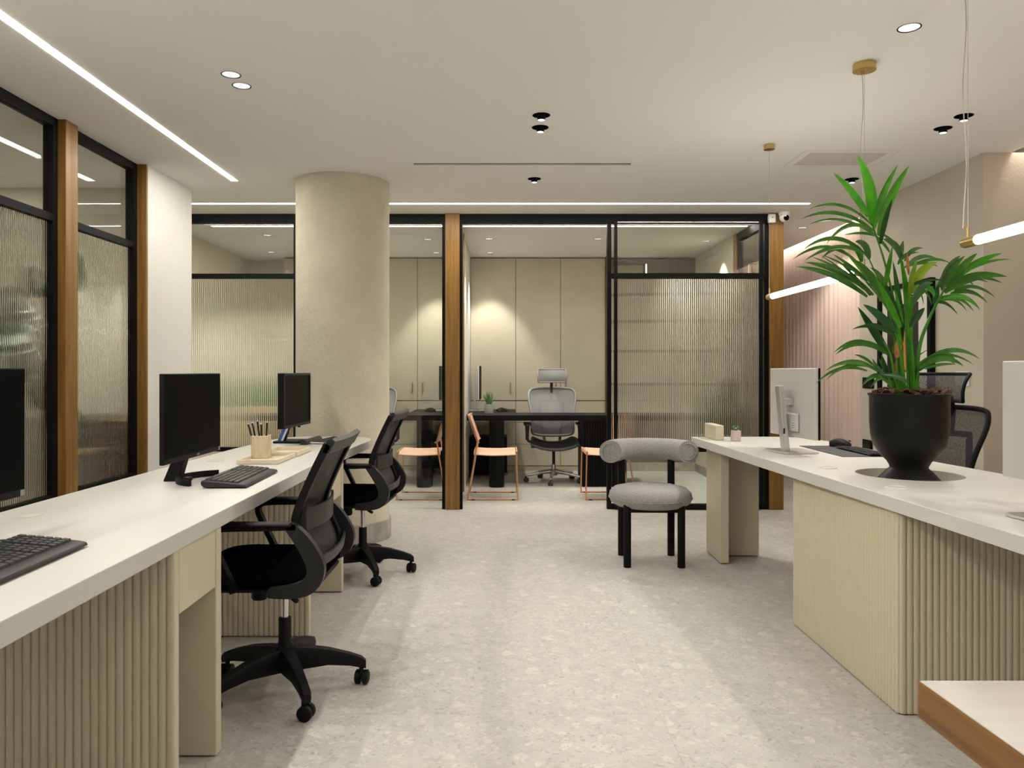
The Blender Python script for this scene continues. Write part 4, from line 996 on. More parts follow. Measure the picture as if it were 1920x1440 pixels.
o = MB().box(1.735, 2.030, 3.915, 4.478, DZ + 0.0002, DZ + 0.003).build('desk_pad', 'pad_grey'); tag(o, 'dark grey desk pad on the right desk left of the planter', 'desk pad')
keyboard('slim black keyboard on the dark desk pad beside planter', (1.945, 4.130, DZ + 0.003), Q, L=0.42, D=0.13, base='black_plastic', keys='dark_plastic', slim=True)
def mouse(label, loc, rz, group=None, m='black_plastic'):
    t = thing('mouse', label, 'mouse', loc, rz, group)
    rows = []
    for j in range(11):
        v = j / 10; y = -0.058 + 0.116 * v
        wdt = 0.036 * math.sin(math.pi * (0.12 + 0.78 * v)) ** 0.5; hh = 0.046 * math.sin(math.pi * (0.10 + 0.72 * v)) ** 0.8
        rows.append([(wdt * math.cos(a) + 0.006 * math.sin(a), y, hh * max(0, math.sin(a)) + 0.001) for a in [math.pi * k / 10 for k in range(11)]])
    m_ = MB().grid(rows); n = 11
    m_._add(rows[0], [tuple(range(n))]); m_._add(rows[-1], [tuple(range(n))])
    m_.build('shell', m, t, world=False, smooth=50)
    MB().lathe([(0.009, -0.004), (0.009, 0.004)], 0.0, -0.035, 14, axis='x', cz=0.030).build('wheel', 'silver', t, world=False, smooth=40)
    MB().box(-0.0015, 0.0015, -0.056, -0.01, 0.030, 0.0375).build('button_gap', 'dark_plastic', t, world=False)
    return t
mouse('black sculpted mouse at far end of the dark desk pad', (1.945, 4.415, DZ + 0.003), math.radians(70))

# small succulent in pink concrete pot behind the upstand
t = thing('potted_succulent', 'tiny succulent in pinkish concrete pot at far corner of right desk', 'plant', (1.462, 4.80, DZ))
MB().ext(rrect(-0.026, 0.026, -0.026, 0.026, 0.006), 0.0, 0.066, 'z').build('pot', 'pink_concrete', t, world=False, bev=0.003)
random.seed(3)
for i in range(16):
    a = i * 2.4; r_ = 0.012 + 0.016 * (i % 4) / 3; h = 0.034 - 0.016 * (i % 4) / 3
    MB().tube([(0.006*math.cos(a), 0.006*math.sin(a), 0.064), (r_*0.8*math.cos(a), r_*0.8*math.sin(a), 0.064 + h*0.7), (r_*1.2*math.cos(a), r_*1.2*math.sin(a), 0.064 + h)], [0.003, 0.0045, 0.0006], 6).build('leaf', 'succulent', t, world=False, smooth=60)

# ================================================================== PALM IN THE SUNK PLANTER
pp = thing('potted_palm', 'tall green palm in black bowl planter on the right desk', 'plant', (HX, HY, 0.718))
MB().lathe([(0.138, 0.719), (0.134, 0.724), (0.122, 0.738), (0.095, 0.768), (0.074, 0.788), (0.076, 0.796), (0.086, 0.815), (0.117, 0.846), (0.140, 0.885), (0.150, 0.930), (0.1535, 0.985), (0.1535, 1.090), (0.160, 1.098), (0.161, 1.104), (0.156, 1.105), (0.149, 1.096), (0.147, 1.06), (0.0, 1.06)], HX, HY, 72).build('planter', 'planter_black', pp, smooth=40)
MB().lathe([(0.147, 1.062), (0.145, 1.085), (0.08, 1.095), (0.0, 1.098)], HX, HY, 40, caps=False).build('soil', 'bark', pp, smooth=70)
random.seed(11)
for i in range(46):
    a = random.uniform(0, 6.28); r_ = 0.135 * math.sqrt(random.random()); s = random.uniform(0.012, 0.026)
    o = MB().ext([(-s, -s*0.5), (s*0.6, -s*0.6), (s, s*0.2), (s*0.2, s*0.65), (-s*0.8, s*0.4)], -0.003, 0.004, 'z').build('bark_chip', 'bark', pp, world=False)
    o.location = (r_*math.cos(a), r_*math.sin(a), 0.387 + random.uniform(0, 0.012)); o.rotation_euler = (random.uniform(-0.8, 0.8), random.uniform(-0.8, 0.8), random.uniform(0, 6.28))
PALM_LEAVES = [
    ([(-0.175, 1.854), (-0.234, 1.961), (-0.322, 2.042)], 0.0318, 'b', 0),
    ([(-0.159, 1.829), (-0.154, 1.986), (-0.218, 2.117)], 0.0477, 'b', 0.01),
    ([(-0.148, 1.806), (-0.136, 1.933), (-0.045, 2.079)], 0.0273, 'b', 0.0),
    ([(-0.132, 1.775), (-0.109, 1.927), (0.002, 2.074)], 0.0477, 'b', -0.01),
    ([(-0.123, 1.74), (-0.109, 1.847), (-0.07, 1.933)], 0.0273, 'd', -0.03),
    ([(-0.159, 1.82), (-0.291, 1.956), (-0.434, 1.881)], 0.0148, 'm', 0.08),
    ([(-0.15, 1.795), (-0.302, 1.92), (-0.461, 1.845)], 0.0159, 'm', 0.04),
    ([(-0.139, 1.77), (-0.286, 1.884), (-0.431, 1.82)], 0.0148, 'm', -0.04),
    ([(-0.143, 1.775), (-0.245, 1.881), (-0.352, 1.74)], 0.0182, 'm', -0.08),
    ([(-0.17, 1.677), (-0.302, 1.824), (-0.447, 1.718)], 0.0204, 'm', 0.05),
    ([(-0.188, 1.695), (-0.302, 1.768), (-0.445, 1.668)], 0.0182, 'm', -0.05),
    ([(-0.17, 1.675), (-0.182, 1.752), (-0.229, 1.75)], 0.0318, 'g', 0.1),
    ([(-0.268, 1.725), (-0.332, 1.729), (-0.372, 1.675)], 0.0136, 'g', 0.0),
    ([(-0.154, 1.522), (-0.291, 1.643), (-0.443, 1.661)], 0.0318, 'm', -0.05),
    ([(-0.15, 1.522), (-0.268, 1.631), (-0.416, 1.686)], 0.0182, 'm', 0.02),
    ([(-0.177, 1.579), (-0.245, 1.643), (-0.325, 1.697)], 0.0182, 'm', 0.06),
    ([(-0.182, 1.584), (-0.268, 1.654), (-0.37, 1.693)], 0.0114, 'm', 0.1),
    ([(-0.132, 1.538), (-0.2, 1.631), (-0.277, 1.713)], 0.0227, 'b', 0.0),
    ([(-0.116, 1.511), (-0.177, 1.631), (-0.234, 1.672)], 0.0341, 'm', -0.03),
    ([(-0.086, 1.495), (-0.114, 1.609), (-0.164, 1.638)], 0.0409, 'm', 0.03),
    ([(-0.064, 1.416), (-0.132, 1.541), (-0.177, 1.575)], 0.0318, 'm', -0.08),
    ([(-0.036, 1.382), (-0.098, 1.507), (-0.143, 1.597)], 0.0318, 'b', -0.1),
    ([(-0.109, 1.538), (-0.095, 1.643), (-0.07, 1.734)], 0.0386, 'b', 0.02),
    ([(0.007, 1.325), (-0.005, 1.513), (-0.036, 1.686)], 0.0318, 'b', -0.04),
    ([(-0.025, 1.416), (-0.041, 1.484), (-0.048, 1.545)], 0.0273, 'd', -0.02),
    ([(-0.025, 1.404), (-0.045, 1.484), (-0.066, 1.559)], 0.0136, 'b', -0.05),
    ([(-0.055, 1.352), (-0.12, 1.438), (-0.195, 1.482)], 0.0363, 'd', -0.06),
    ([(-0.055, 1.352), (-0.15, 1.416), (-0.216, 1.382)], 0.0182, 'd', -0.1),
    ([(-0.091, 1.275), (-0.154, 1.366), (-0.218, 1.472)], 0.0386, 'd', 0.03),
    ([(-0.091, 1.27), (-0.207, 1.366), (-0.313, 1.268)], 0.0227, 'm', -0.05),
    ([(-0.132, 1.195), (-0.234, 1.279), (-0.359, 1.198)], 0.0182, 'm', -0.06),
    ([(-0.136, 1.207), (-0.257, 1.261), (-0.352, 1.161)], 0.0159, 'm', 0.0),
    ([(-0.145, 1.216), (-0.188, 1.261), (-0.232, 1.268)], 0.0159, 'm', 0.06),
    ([(-0.091, 1.161), (-0.132, 1.2), (-0.157, 1.252)], 0.0204, 'd', -0.1),
    ([(-0.091, 1.17), (-0.109, 1.211), (-0.118, 1.27)], 0.0295, 'd', 0.02),
    ([(-0.073, 1.13), (-0.143, 1.223), (-0.198, 1.136)], 0.0204, 'm', -0.1),
    ([(0.0, 1.145), (-0.052, 1.184), (-0.127, 1.182)], 0.0227, 'd', -0.12),
    ([(-0.041, 1.279), (-0.045, 1.348), (-0.018, 1.407)], 0.0295, 'd', 0.08),
    ([(0.141, 1.541), (0.141, 1.631), (0.22, 1.691)], 0.0341, 'g', 0.02),
    ([(0.154, 1.557), (0.209, 1.643), (0.291, 1.7)], 0.0386, 'm', -0.04),
    ([(0.177, 1.577), (0.273, 1.672), (0.397, 1.7)], 0.0273, 'b', 0.0),
    ([(0.198, 1.593), (0.302, 1.675), (0.434, 1.675)], 0.0136, 'b', 0.06),
    ([(0.15, 1.534), (0.263, 1.631), (0.418, 1.6)], 0.0341, 'm', -0.08),
    ([(0.198, 1.584), (0.291, 1.62), (0.4, 1.572)], 0.0182, 'm', 0.04),
    ([(0.193, 1.541), (0.282, 1.586), (0.37, 1.509)], 0.0159, 'm', 0.0),
    ([(0.177, 1.527), (0.268, 1.563), (0.338, 1.484)], 0.0182, 'm', -0.05),
    ([(0.145, 1.509), (0.241, 1.541), (0.304, 1.457)], 0.0204, 'b', -0.08),
    ([(0.136, 1.5), (0.195, 1.525), (0.248, 1.452)], 0.0182, 'b', -0.03),
    ([(0.111, 1.475), (0.107, 1.529), (0.127, 1.563)], 0.0295, 'd', 0.05),
    ([(0.186, 1.593), (0.243, 1.602), (0.277, 1.561)], 0.0159, 'd', 0.08),
    ([(0.002, 1.513), (0.002, 1.609), (0.036, 1.675)], 0.0318, 'y', -0.07),
    ([(0.014, 1.529), (0.032, 1.643), (0.123, 1.661)], 0.0363, 'y', -0.06),
    ([(-0.002, 1.559), (0.073, 1.593), (0.143, 1.586)], 0.0136, 'd', -0.06),
    ([(0.014, 1.488), (0.023, 1.563), (0.104, 1.575)], 0.0363, 'g', -0.08),
    ([(0.068, 1.552), (0.1, 1.552), (0.107, 1.511)], 0.0273, 'b', 0.0),
    ([(0.032, 1.541), (0.059, 1.525), (0.061, 1.479)], 0.0114, 'm', 0.05),
    ([(0.064, 1.538), (0.091, 1.518), (0.095, 1.475)], 0.0136, 'm', 0.0),
    ([(0.007, 1.386), (0.027, 1.438), (0.068, 1.468)], 0.0341, 'd', -0.1),
    ([(-0.034, 1.684), (-0.036, 1.722), (-0.023, 1.754)], 0.0204, 'g', 0.12),
    ([(-0.018, 1.666), (0.0, 1.725), (0.061, 1.722)], 0.0182, 'g', 0.1),
    ([(-0.011, 1.643), (0.05, 1.711), (0.127, 1.672)], 0.0182, 'g', 0.08),
    ([(0.016, 1.65), (0.114, 1.693), (0.177, 1.656)], 0.0136, 'm', 0.04),
    ([(-0.036, 1.679), (-0.052, 1.745), (-0.111, 1.761)], 0.0318, 'g', 0.14),
    ([(-0.045, 1.711), (-0.075, 1.756), (-0.118, 1.786)], 0.0204, 'g', 0.17),
    ([(-0.136, 1.77), (-0.188, 1.797), (-0.279, 1.777)], 0.0114, 'm', 0.16),
    ([(0.041, 1.207), (0.164, 1.343), (0.302, 1.25)], 0.0204, 'm', 0.04),
    ([(0.041, 1.202), (0.1, 1.275), (0.195, 1.254)], 0.0318, 'd', -0.04),
    ([(0.045, 1.211), (0.145, 1.291), (0.234, 1.218)], 0.0227, 'm', -0.1),
    ([(0.068, 1.207), (0.123, 1.234), (0.202, 1.227)], 0.0114, 'm', -0.15),
    ([(0.032, 1.211), (0.077, 1.261), (0.141, 1.291)], 0.0079, 'm', 0.1),
]
PALM_STEMS = [
    ([(-0.018, 1.102), (-0.041, 1.37), (-0.098, 1.643), (-0.159, 1.829)], 0.0059, 0),
    ([(0.018, 1.102), (0.009, 1.302), (-0.005, 1.507), (-0.03, 1.666)], 0.0095, -0.03),
    ([(0.032, 1.102), (0.041, 1.279), (0.084, 1.416), (0.154, 1.552)], 0.0082, 0.0),
    ([(-0.027, 1.102), (-0.036, 1.325), (-0.075, 1.45), (-0.182, 1.579)], 0.0077, -0.06),
    ([(-0.036, 1.102), (-0.059, 1.325), (-0.098, 1.507), (-0.17, 1.677)], 0.0054, 0.05),
    ([(0.0, 1.102), (-0.009, 1.325), (-0.018, 1.507), (-0.036, 1.684)], 0.0059, 0.09),
    ([(0.023, 1.102), (0.018, 1.234), (0.009, 1.37), (0.014, 1.525)], 0.0059, -0.08),
    ([(-0.045, 1.102), (-0.068, 1.211), (-0.082, 1.279), (-0.109, 1.325)], 0.0054, -0.08),
    ([(-0.055, 1.102), (-0.082, 1.148), (-0.12, 1.189), (-0.154, 1.225)], 0.005, -0.1),
    ([(0.023, 1.102), (0.032, 1.155), (0.045, 1.207), (0.084, 1.243)], 0.0054, -0.05),
    ([(-0.014, 1.102), (-0.023, 1.189), (-0.045, 1.325), (-0.059, 1.357)], 0.0059, -0.1),
]

def blade(pts, wd, tw, nrm, name, mt, parent, n=12, fold=0.25):
    P0, P1, P2 = [Vector(p) for p in pts]; rows = []
    for i in range(n + 1):
        t = i / n; c = bez(P0, P1, P2, t); tan = ((P1 - P0) * 2 * (1 - t) + (P2 - P1) * 2 * t).normalized()
        side = tan.cross(nrm); side.normalize(); up = side.cross(tan).normalized()
        side, up = side * math.cos(tw) + up * math.sin(tw), up * math.cos(tw) - side * math.sin(tw)
        w_ = wd / 2 * max(0.012, (math.sin(math.pi * min(1.0, (0.06 + 0.94 * t)) ** 0.80)) ** 0.75)
        rows.append([c - side * w_ + up * w_ * fold, c - side * w_ * 0.5 + up * w_ * fold * 0.35, c, c + side * w_ * 0.5 + up * w_ * fold * 0.35, c + side * w_ + up * w_ * fold])
    return MB().grid(rows).build(name, mt, parent, world=True, smooth=80, normals=False)
def spread(u, z, d):
    f = 1 + d / HY; return ((HX + u) * f, HY + d, 1.2 + (z - 1.2) * f)
random.seed(5)
for pts, wd, colr, dep in PALM_LEAVES:
    dd = min(0.075, dep + random.uniform(-0.03, 0.03)); k = random.uniform(-0.10, 0.02)
    P = [spread(u, z, dd + k * q / 2) for q, (u, z) in enumerate(pts)]
    blade(P, wd * 1.12, random.uniform(-0.28, 0.28), Vector((0.35, -1, 0.15)).normalized(), 'leaf', 'leaf_' + colr, pp)
# second layer of leaflets just behind the first
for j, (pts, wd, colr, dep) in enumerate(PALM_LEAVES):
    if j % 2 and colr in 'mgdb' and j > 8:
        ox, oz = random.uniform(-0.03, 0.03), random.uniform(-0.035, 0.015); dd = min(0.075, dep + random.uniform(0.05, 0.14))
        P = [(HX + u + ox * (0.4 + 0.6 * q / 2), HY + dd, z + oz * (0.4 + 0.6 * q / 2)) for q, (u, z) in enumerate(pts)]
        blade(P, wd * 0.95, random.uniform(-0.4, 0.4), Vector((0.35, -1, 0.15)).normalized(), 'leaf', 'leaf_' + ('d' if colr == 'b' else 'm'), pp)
for pts, r_, dep in PALM_STEMS:
    pth = smooth_path([Vector(spread(u, z, dep * (q / 3))) - Vector((0, 0, 0.03 if q == 0 else 0)) for q, (u, z) in enumerate(pts)], 5)
    MB().tube(pth, [r_ * (1.25 - 0.75 * i / (len(pth) - 1)) for i in range(len(pth))], 8).build('stem', 'leaf_b', pp, smooth=60)
for (u0, z0, u1, z1, wd, dd) in ((-0.062, 1.255, -0.045, 1.36, 0.028, -0.02), (-0.030, 1.27, -0.035, 1.35, 0.02, 0.0), (-0.043, 1.18, -0.03, 1.26, 0.022, 0.03), (-0.032, 1.60, -0.038, 1.70, 0.012, -0.06)):
    blade([(HX + u0, HY + dd, z0), (HX + (u0+u1)/2 - 0.004, HY + dd, (z0+z1)/2), (HX + u1, HY + dd, z1)], wd, 0.3, Vector((0, -1, 0)), 'dry_sheath', 'sheath', pp)

# ================================================================== HANGING TUBES
def pendant(label, y0, y1, x, z, canopies):
    t = thing('pendant_light', label, 'pendant light', (x, (y0 + y1) / 2, z), group='hanging light tubes over the right desk')
    MB().lathe([(0.0165, y0 + 0.075), (0.0165, y1 - 0.075)], x, 0, 24, axis='y', cz=z).build('glowing_tube', 'tube_light', t, smooth=40)
    for a, b in ((y0, y0 + 0.078), (y1 - 0.078, y1)):
        cap = MB().lathe([(0.012, a), (0.0185, a + 0.006), (0.0185, b - 0.006), (0.0175, b)], x, 0, 24, axis='y', cz=z).build('end_cap', 'brass', t, smooth=40)
        ym = a + 0.018 if a == y0 else b - 0.018
        MB().lathe([(0.005, z + 0.015), (0.005, z + 0.052)], x, ym, 12).build('cord_grip', 'brass', cap, smooth=40)
    for y, r_, two in canopies:
        MB().lathe([(r_, H - 0.030), (r_, H - 0.0006)], x, y, 32).build('ceiling_cap', 'brass', t, smooth=40)
        MB().tube([(x, y, H - 0.03), (x, y, z + 0.05)], 0.0009, 6).build('cord', 'clear_cord', t)
        if two:
            pth = [(x - 0.008 + 0.006 * math.sin(i * 0.9), y + 0.006, H - 0.03 + (z + 0.05 - H + 0.03) * i / 12) for i in range(13)]
            MB().tube(pth, 0.0018, 6).build('power_cord', 'clear_cord', t)
            MB().lathe([(0.007, H - 0.045), (0.007, H - 0.029)], x - 0.008, y + 0.004, 10).build('cord_grip', 'brass', t)
pendant('far hanging light tube with brass ends behind the palm', 3.385, 4.625, 1.605, 1.642, [(3.40, 0.049, True), (4.61, 0.032, False)])
pendant('near hanging light tube with brass end at right frame edge', 1.40, 2.665, 1.605, 1.642, [(2.645, 0.049, True), (1.42, 0.032, False)])

# ================================================================== RIGHT WALL ITEMS
t = thing('framed_poster', 'black framed poster on the pier behind the palm', 'picture', (2.985, 5.68, 1.35))
fr = MB()
py0, py1, pz0, pz1 = 5.305, 6.055, 0.82, 1.845
for a in ((py0, py1, pz1 - 0.035, pz1), (py0, py1, pz0, pz0 + 0.035), (py0, py0 + 0.04, pz0, pz1), (py1 - 0.04, py1, pz0, pz1)): fr.box(2.958, 2.994, a[0], a[1], a[2], a[3])
fr.build('frame', 'black_metal', t)
MB().box(2.980, 2.994, py0 + 0.04, py1 - 0.04, pz0 + 0.035, pz1 - 0.035).build('mount', 'poster_mat', t)
pr = MB().box(2.978, 2.980, py0 + 0.19, py1 - 0.12, pz0 + 0.12, pz1 - 0.15).build('print', 'poster_dark', t)
MB().ext([(5.62, 1.18), (5.70, 1.22), (5.74, 1.38), (5.68, 1.50), (5.63, 1.36)], 2.9772, 2.978, 'x').build('orange_shape', 'poster_orange', pr)
MB().ext([(5.60, 0.96), (5.72, 0.96), (5.70, 1.19), (5.64, 1.19)], 2.9772, 2.978, 'x').build('peach_shape', 'poster_peach', pr)
def plate(label, y0, y1, z0, z1, m, inset, im):
    t = thing('wall_plate', label, 'wall switch', (2.99, (y0+y1)/2, (z0+z1)/2))
    MB().box(2.984, 2.9948, y0, y1, z0, z1).build('plate', m, t, bev=0.004)
    for a, b in inset: MB().box(2.981, 2.9845, a, b, z0 + 0.012, z1 - 0.012).build('rocker', im, t, bev=0.002)
plate('black double switch plate on pier left of the planter', 6.175, 6.36, 1.055, 1.145, 'black_plastic', [(6.19, 6.262), (6.272, 6.345)], 'dark_plastic')
plate('black socket plate low on the pier above the desk edge', 6.20, 6.36, 0.555, 0.635, 'black_plastic', [(6.22, 6.34)], 'dark_plastic')
plate('white switch plate on pier just above the black headrest', 4.91, 5.06, 1.10, 1.196, 'sensor_white', [(4.93, 4.98), (4.99, 5.04)], 'sensor_white')

# motion sensor and dome camera by the right oak post
t = thing('motion_sensor', 'white motion sensor box at top of the right oak post', 'sensor', (2.318, YP - 0.04, 2.50))
MB().ext(rrect(2.290, 2.350, 2.47, H - 0.012, 0.010), YP - 0.062, YP - 0.0205, 'y').build('case', 'sensor_white', t, bev=0.008)
MB().box(2.312, 2.330, YP - 0.0635, YP - 0.0615, 2.512, 2.517).build('indicator', 'dark_plastic', t)
t = thing('dome_camera', 'white dome security camera under ceiling beside the motion sensor', 'camera', (2.415, YP - 0.08, H))
MB().lathe([(0.048, H - 0.0005), (0.048, H - 0.016), (0.044, H - 0.03)], 2.415, YP - 0.08, 32).build('mount_ring', 'sensor_white', t, smooth=40)
MB().ell(2.415, YP - 0.08, H - 0.045, 0.042, 0.042, 0.042, 24, 16).build('ball', 'sensor_white', t, smooth=60)
MB().lathe([(0.0, -0.0435), (0.022, -0.040), (0.025, -0.034)], 2.420, YP - 0.08, 24, axis='y', cz=H - 0.055, caps=False).build('lens_cover', 'screen_black', t, smooth=40)

# ================================================================== OFFICES BEHIND THE GLASS
CY = 9.20
def cabinet(label, x0, x1, hx, group):
    t = thing('tall_cabinet', label, 'cabinet', ((x0 + x1) / 2, CY + 0.15, 0), group=group)
    g = 0.003
    MB().box(x0 + 0.001, x1 - 0.001, CY + 0.021, CY + 0.29, 0.0, H - 0.001).build('carcass', 'seam', t)
    MB().box(x0, x1, CY + 0.03, CY + 0.035, 0.0, 0.0605).box(x0 + 0.0005, x1 - 0.0005, CY + 0.008, CY + 0.03, 0.001, 0.058).build('plinth', 'cream', t)
    for z0, z1 in ((0.062, 0.315), (0.318, 0.578), (0.581, 0.836)):
        MB().box(x0 + g, x1 - g, CY, CY + 0.02, z0 + g, z1).build('drawer', 'cabinet_lacquer', t)
    dr = MB().box(x0 + g, x1 - g, CY, CY + 0.02, 0.846, H - 0.012).build('door', 'cabinet_lacquer', t)
    if hx is not None:
        MB().lathe([(0.006, 0.93), (0.006, 1.06)], hx, CY - 0.022, 10).box(hx - 0.003, hx + 0.003, CY - 0.022, CY, 0.955, 0.961).box(hx - 0.003, hx + 0.003, CY - 0.022, CY, 1.03, 1.036).build('handle', 'brass', dr, smooth=40)
cg = 'beige cabinets along the office back wall'
cabinet('beige tall cabinet in right office next to dividing wall, handle at right', -0.377, 0.166, 0.105, cg)
cabinet('beige tall cabinet in right office behind the grey chair', 0.166, 0.703, 0.645, cg)
cabinet('beige tall cabinet in right office beside the sliding door frame', 0.703, 1.240, 0.764, cg)
cabinet('beige tall cabinet in left office beside the middle oak post', -1.010, -0.481, -0.950, cg)
cabinet('beige tall cabinet in left office just right of the column', -1.545, -1.010, -1.070, cg)
cabinet('beige tall cabinet in left office hidden behind the column', -2.080, -1.545, -1.61, cg)
cabinet('beige tall cabinet in left office seen through fluted glass', -2.615, -2.080, -2.14, cg)

# lit shelf niche and brown panelling at right
t = thing('shelf_unit', 'brown panelled shelf unit with lit niche behind the fluted door', 'shelf', (1.78, CY + 0.15, 0))
MB().box(1.241, 1.272, CY - 0.03, CY + 0.29, 0, H - 0.001).build('side_panel', 'oak', t)
MB().box(1.272, 1.34, CY, CY + 0.29, 0, H - 0.02).box(1.74, 1.80, CY, CY + 0.29, 0, H - 0.02).box(1.34, 1.74, CY, CY + 0.29, 2.50, H - 0.02).box(1.34, 1.74, CY, CY + 0.29, 0, 0.62).build('surround', 'panel_brown', t)
MB().box(1.34, 1.74, CY + 0.27, CY + 0.285, 0.62, 2.50).build('niche_back', 'plaster', t)
for z in (1.02, 1.42, 1.78, 2.10): MB().box(1.34, 1.74, CY + 0.01, CY + 0.27, z, z + 0.03).build('shelf', 'panel_brown', t)
MB().box(1.728, 1.738, CY + 0.02, CY + 0.035, 0.65, 2.48).build('light_line', 'niche_light', t)
for i in range(5):
    a = 1.80 + i * 0.104; MB().box(a + 0.0015, a + 0.1025, CY, CY + 0.28, 0.101, H - 0.02).build('panel', 'panel_brown', t)

def office_desk(label, s, x_div):
    """L-shaped black desk; s = +1 runs right of the dividing wall, -1 left"""
    t = thing('office_desk', label, 'desk', (x_div + s * 0.8, 8.2, 0), group='black office desks')
    X = lambda d: x_div + s * d
    pts = [(X(0.01), 7.92), (X(2.06), 7.92), (X(2.06), 8.43), (X(0.53), 8.43), (X(0.53), 9.17), (X(0.01), 9.17)]
    MB().ext(pts if s > 0 else pts[::-1], 0.683, 0.74, 'z').build('desk_top', 'black_plastic', t, bev=0.002)
    a, b = sorted((X(0.24), X(0.395)))
    MB().ext(rrect(a, b, 7.865, 8.16, 0.075, 8), 0.001, 0.683, 'z').build('leg', 'black_metal', t, smooth=40)
    a, b = sorted((X(1.20), X(1.66)))
    bx_ = MB().box(a, b, 7.93, 8.36, 0.001, 0.683)
    n = int((b - a) / 0.026)
    for i in range(n):
        c = a + (i + 0.5) * (b - a) / n; bx_.ext([(c + 0.0115 * math.cos(q), 7.93 - 0.011 * math.sin(q)) for q in [math.pi * k / 5 for k in range(6)]], 0.001, 0.683, 'z')
    bx_.build('fluted_pedestal', 'black_plastic', t)
    return t
office_desk('black L shaped desk in the right office seen through doorway', 1, -0.372)
office_desk('black L shaped desk in the left office behind column', -1, -0.486)
def drawer_unit(label, x0, x1, grp):
    t = thing('drawer_unit', label, 'drawers', ((x0+x1)/2, 8.95, 0), group=grp)
    MB().box(x0, x1, 8.78, 9.16, 0.03, 0.44).build('body', 'black_metal', t, bev=0.003)
    for z in (0.05, 0.18, 0.31): MB().box(x0 + 0.006, x1 - 0.006, 8.772, 8.779, z, z + 0.12).build('drawer', 'black_plastic', t)
    for x in (x0 + 0.04, x1 - 0.04):
        for y in (8.82, 9.12): MB().lathe([(0.012, -0.012), (0.012, 0.012)], x, y, 12, axis='x', cz=0.013).box(x - 0.008, x + 0.008, y - 0.008, y + 0.008, 0.018, 0.031).build('castor', 'dark_plastic', t)
drawer_unit('black low drawer unit under the right office desk corner', -0.36, 0.06, 'black drawer units under office desks')
drawer_unit('black low drawer unit under the left office desk corner', -0.93, -0.50, 'black drawer units under office desks')

def side_monitor(label, x, s, grp, rear):
    """seen edge-on; screen faces s*x"""
    t = thing('monitor', label, 'monitor', (x, 8.80, 0.74), group=grp)
    a, b = sorted((x, x + s * 0.018)); c, d_ = sorted((x + s * 0.018, x + s * 0.026))
    MB().box(a, b, 8.52, 9.08, 0.875, 1.252).build('rear_cover', rear, t, bev=0.004)
    MB().box(c, d_, 8.52, 9.08, 0.875, 1.252).build('screen', 'screen_black', t)
    a, b = sorted((x - s * 0.05, x)); MB().box(a, b, 8.77, 8.83, 1.03, 1.08).build('tilt_joint', 'silver', t)
    MB().ext([(x - s*0.045, 0.745), (x - s*0.02, 0.745), (x - s*0.055, 1.12), (x - s*0.075, 1.12)], 8.775, 8.825, 'y').build('stand_post', 'silver', t)
    a, b = sorted((x - s * 0.10, x + s * 0.09)); MB().box(a, b, 8.69, 8.91, 0.7402, 0.749).build('foot_plate', 'silver', t)
side_monitor('silver backed monitor seen edge on in right office beside wall', -0.268, 1, 'edge on office monitors', 'monitor_white')
side_monitor('black monitor seen edge on beside the middle oak post', -0.672, -1, 'edge on office monitors', 'black_plastic')
mg2 = 'black mice on the office desks'
mouse('black mouse on right office desk beside the aloe pot', (0.0, 8.60, 0.7402), 2.0, mg2)
mouse('black mouse on left office desk between column and post', (-0.80, 8.60, 0.7402), -2.0, mg2)

t = thing('potted_aloe', 'spiky green aloe in round grey pot on the right office desk', 'plant', (-0.14, 8.27, 0.7402))
MB().lathe([(0.048, 0.0), (0.050, 0.004), (0.050, 0.100), (0.044, 0.100), (0.044, 0.085), (0.0, 0.085)], n=28).build('pot', 'grey_concrete', t, world=False, smooth=40)
random.seed(21)
for i in range(15):
    a = i * 2.399 + 0.4; lean = 0.012 + 0.085 * (i / 15); h = 0.155 - 0.05 * (i / 15) + random.uniform(-0.015, 0.015)
    MB().tube([(0.012*math.cos(a), 0.012*math.sin(a), 0.083), (lean*0.55*math.cos(a), lean*0.55*math.sin(a), 0.09 + h*0.5), (lean*math.cos(a), lean*math.sin(a), 0.09 + h)], [0.0085, 0.0075, 0.0008], 6, flat=0.5).build('leaf', 'succulent', t, world=False, smooth=60)

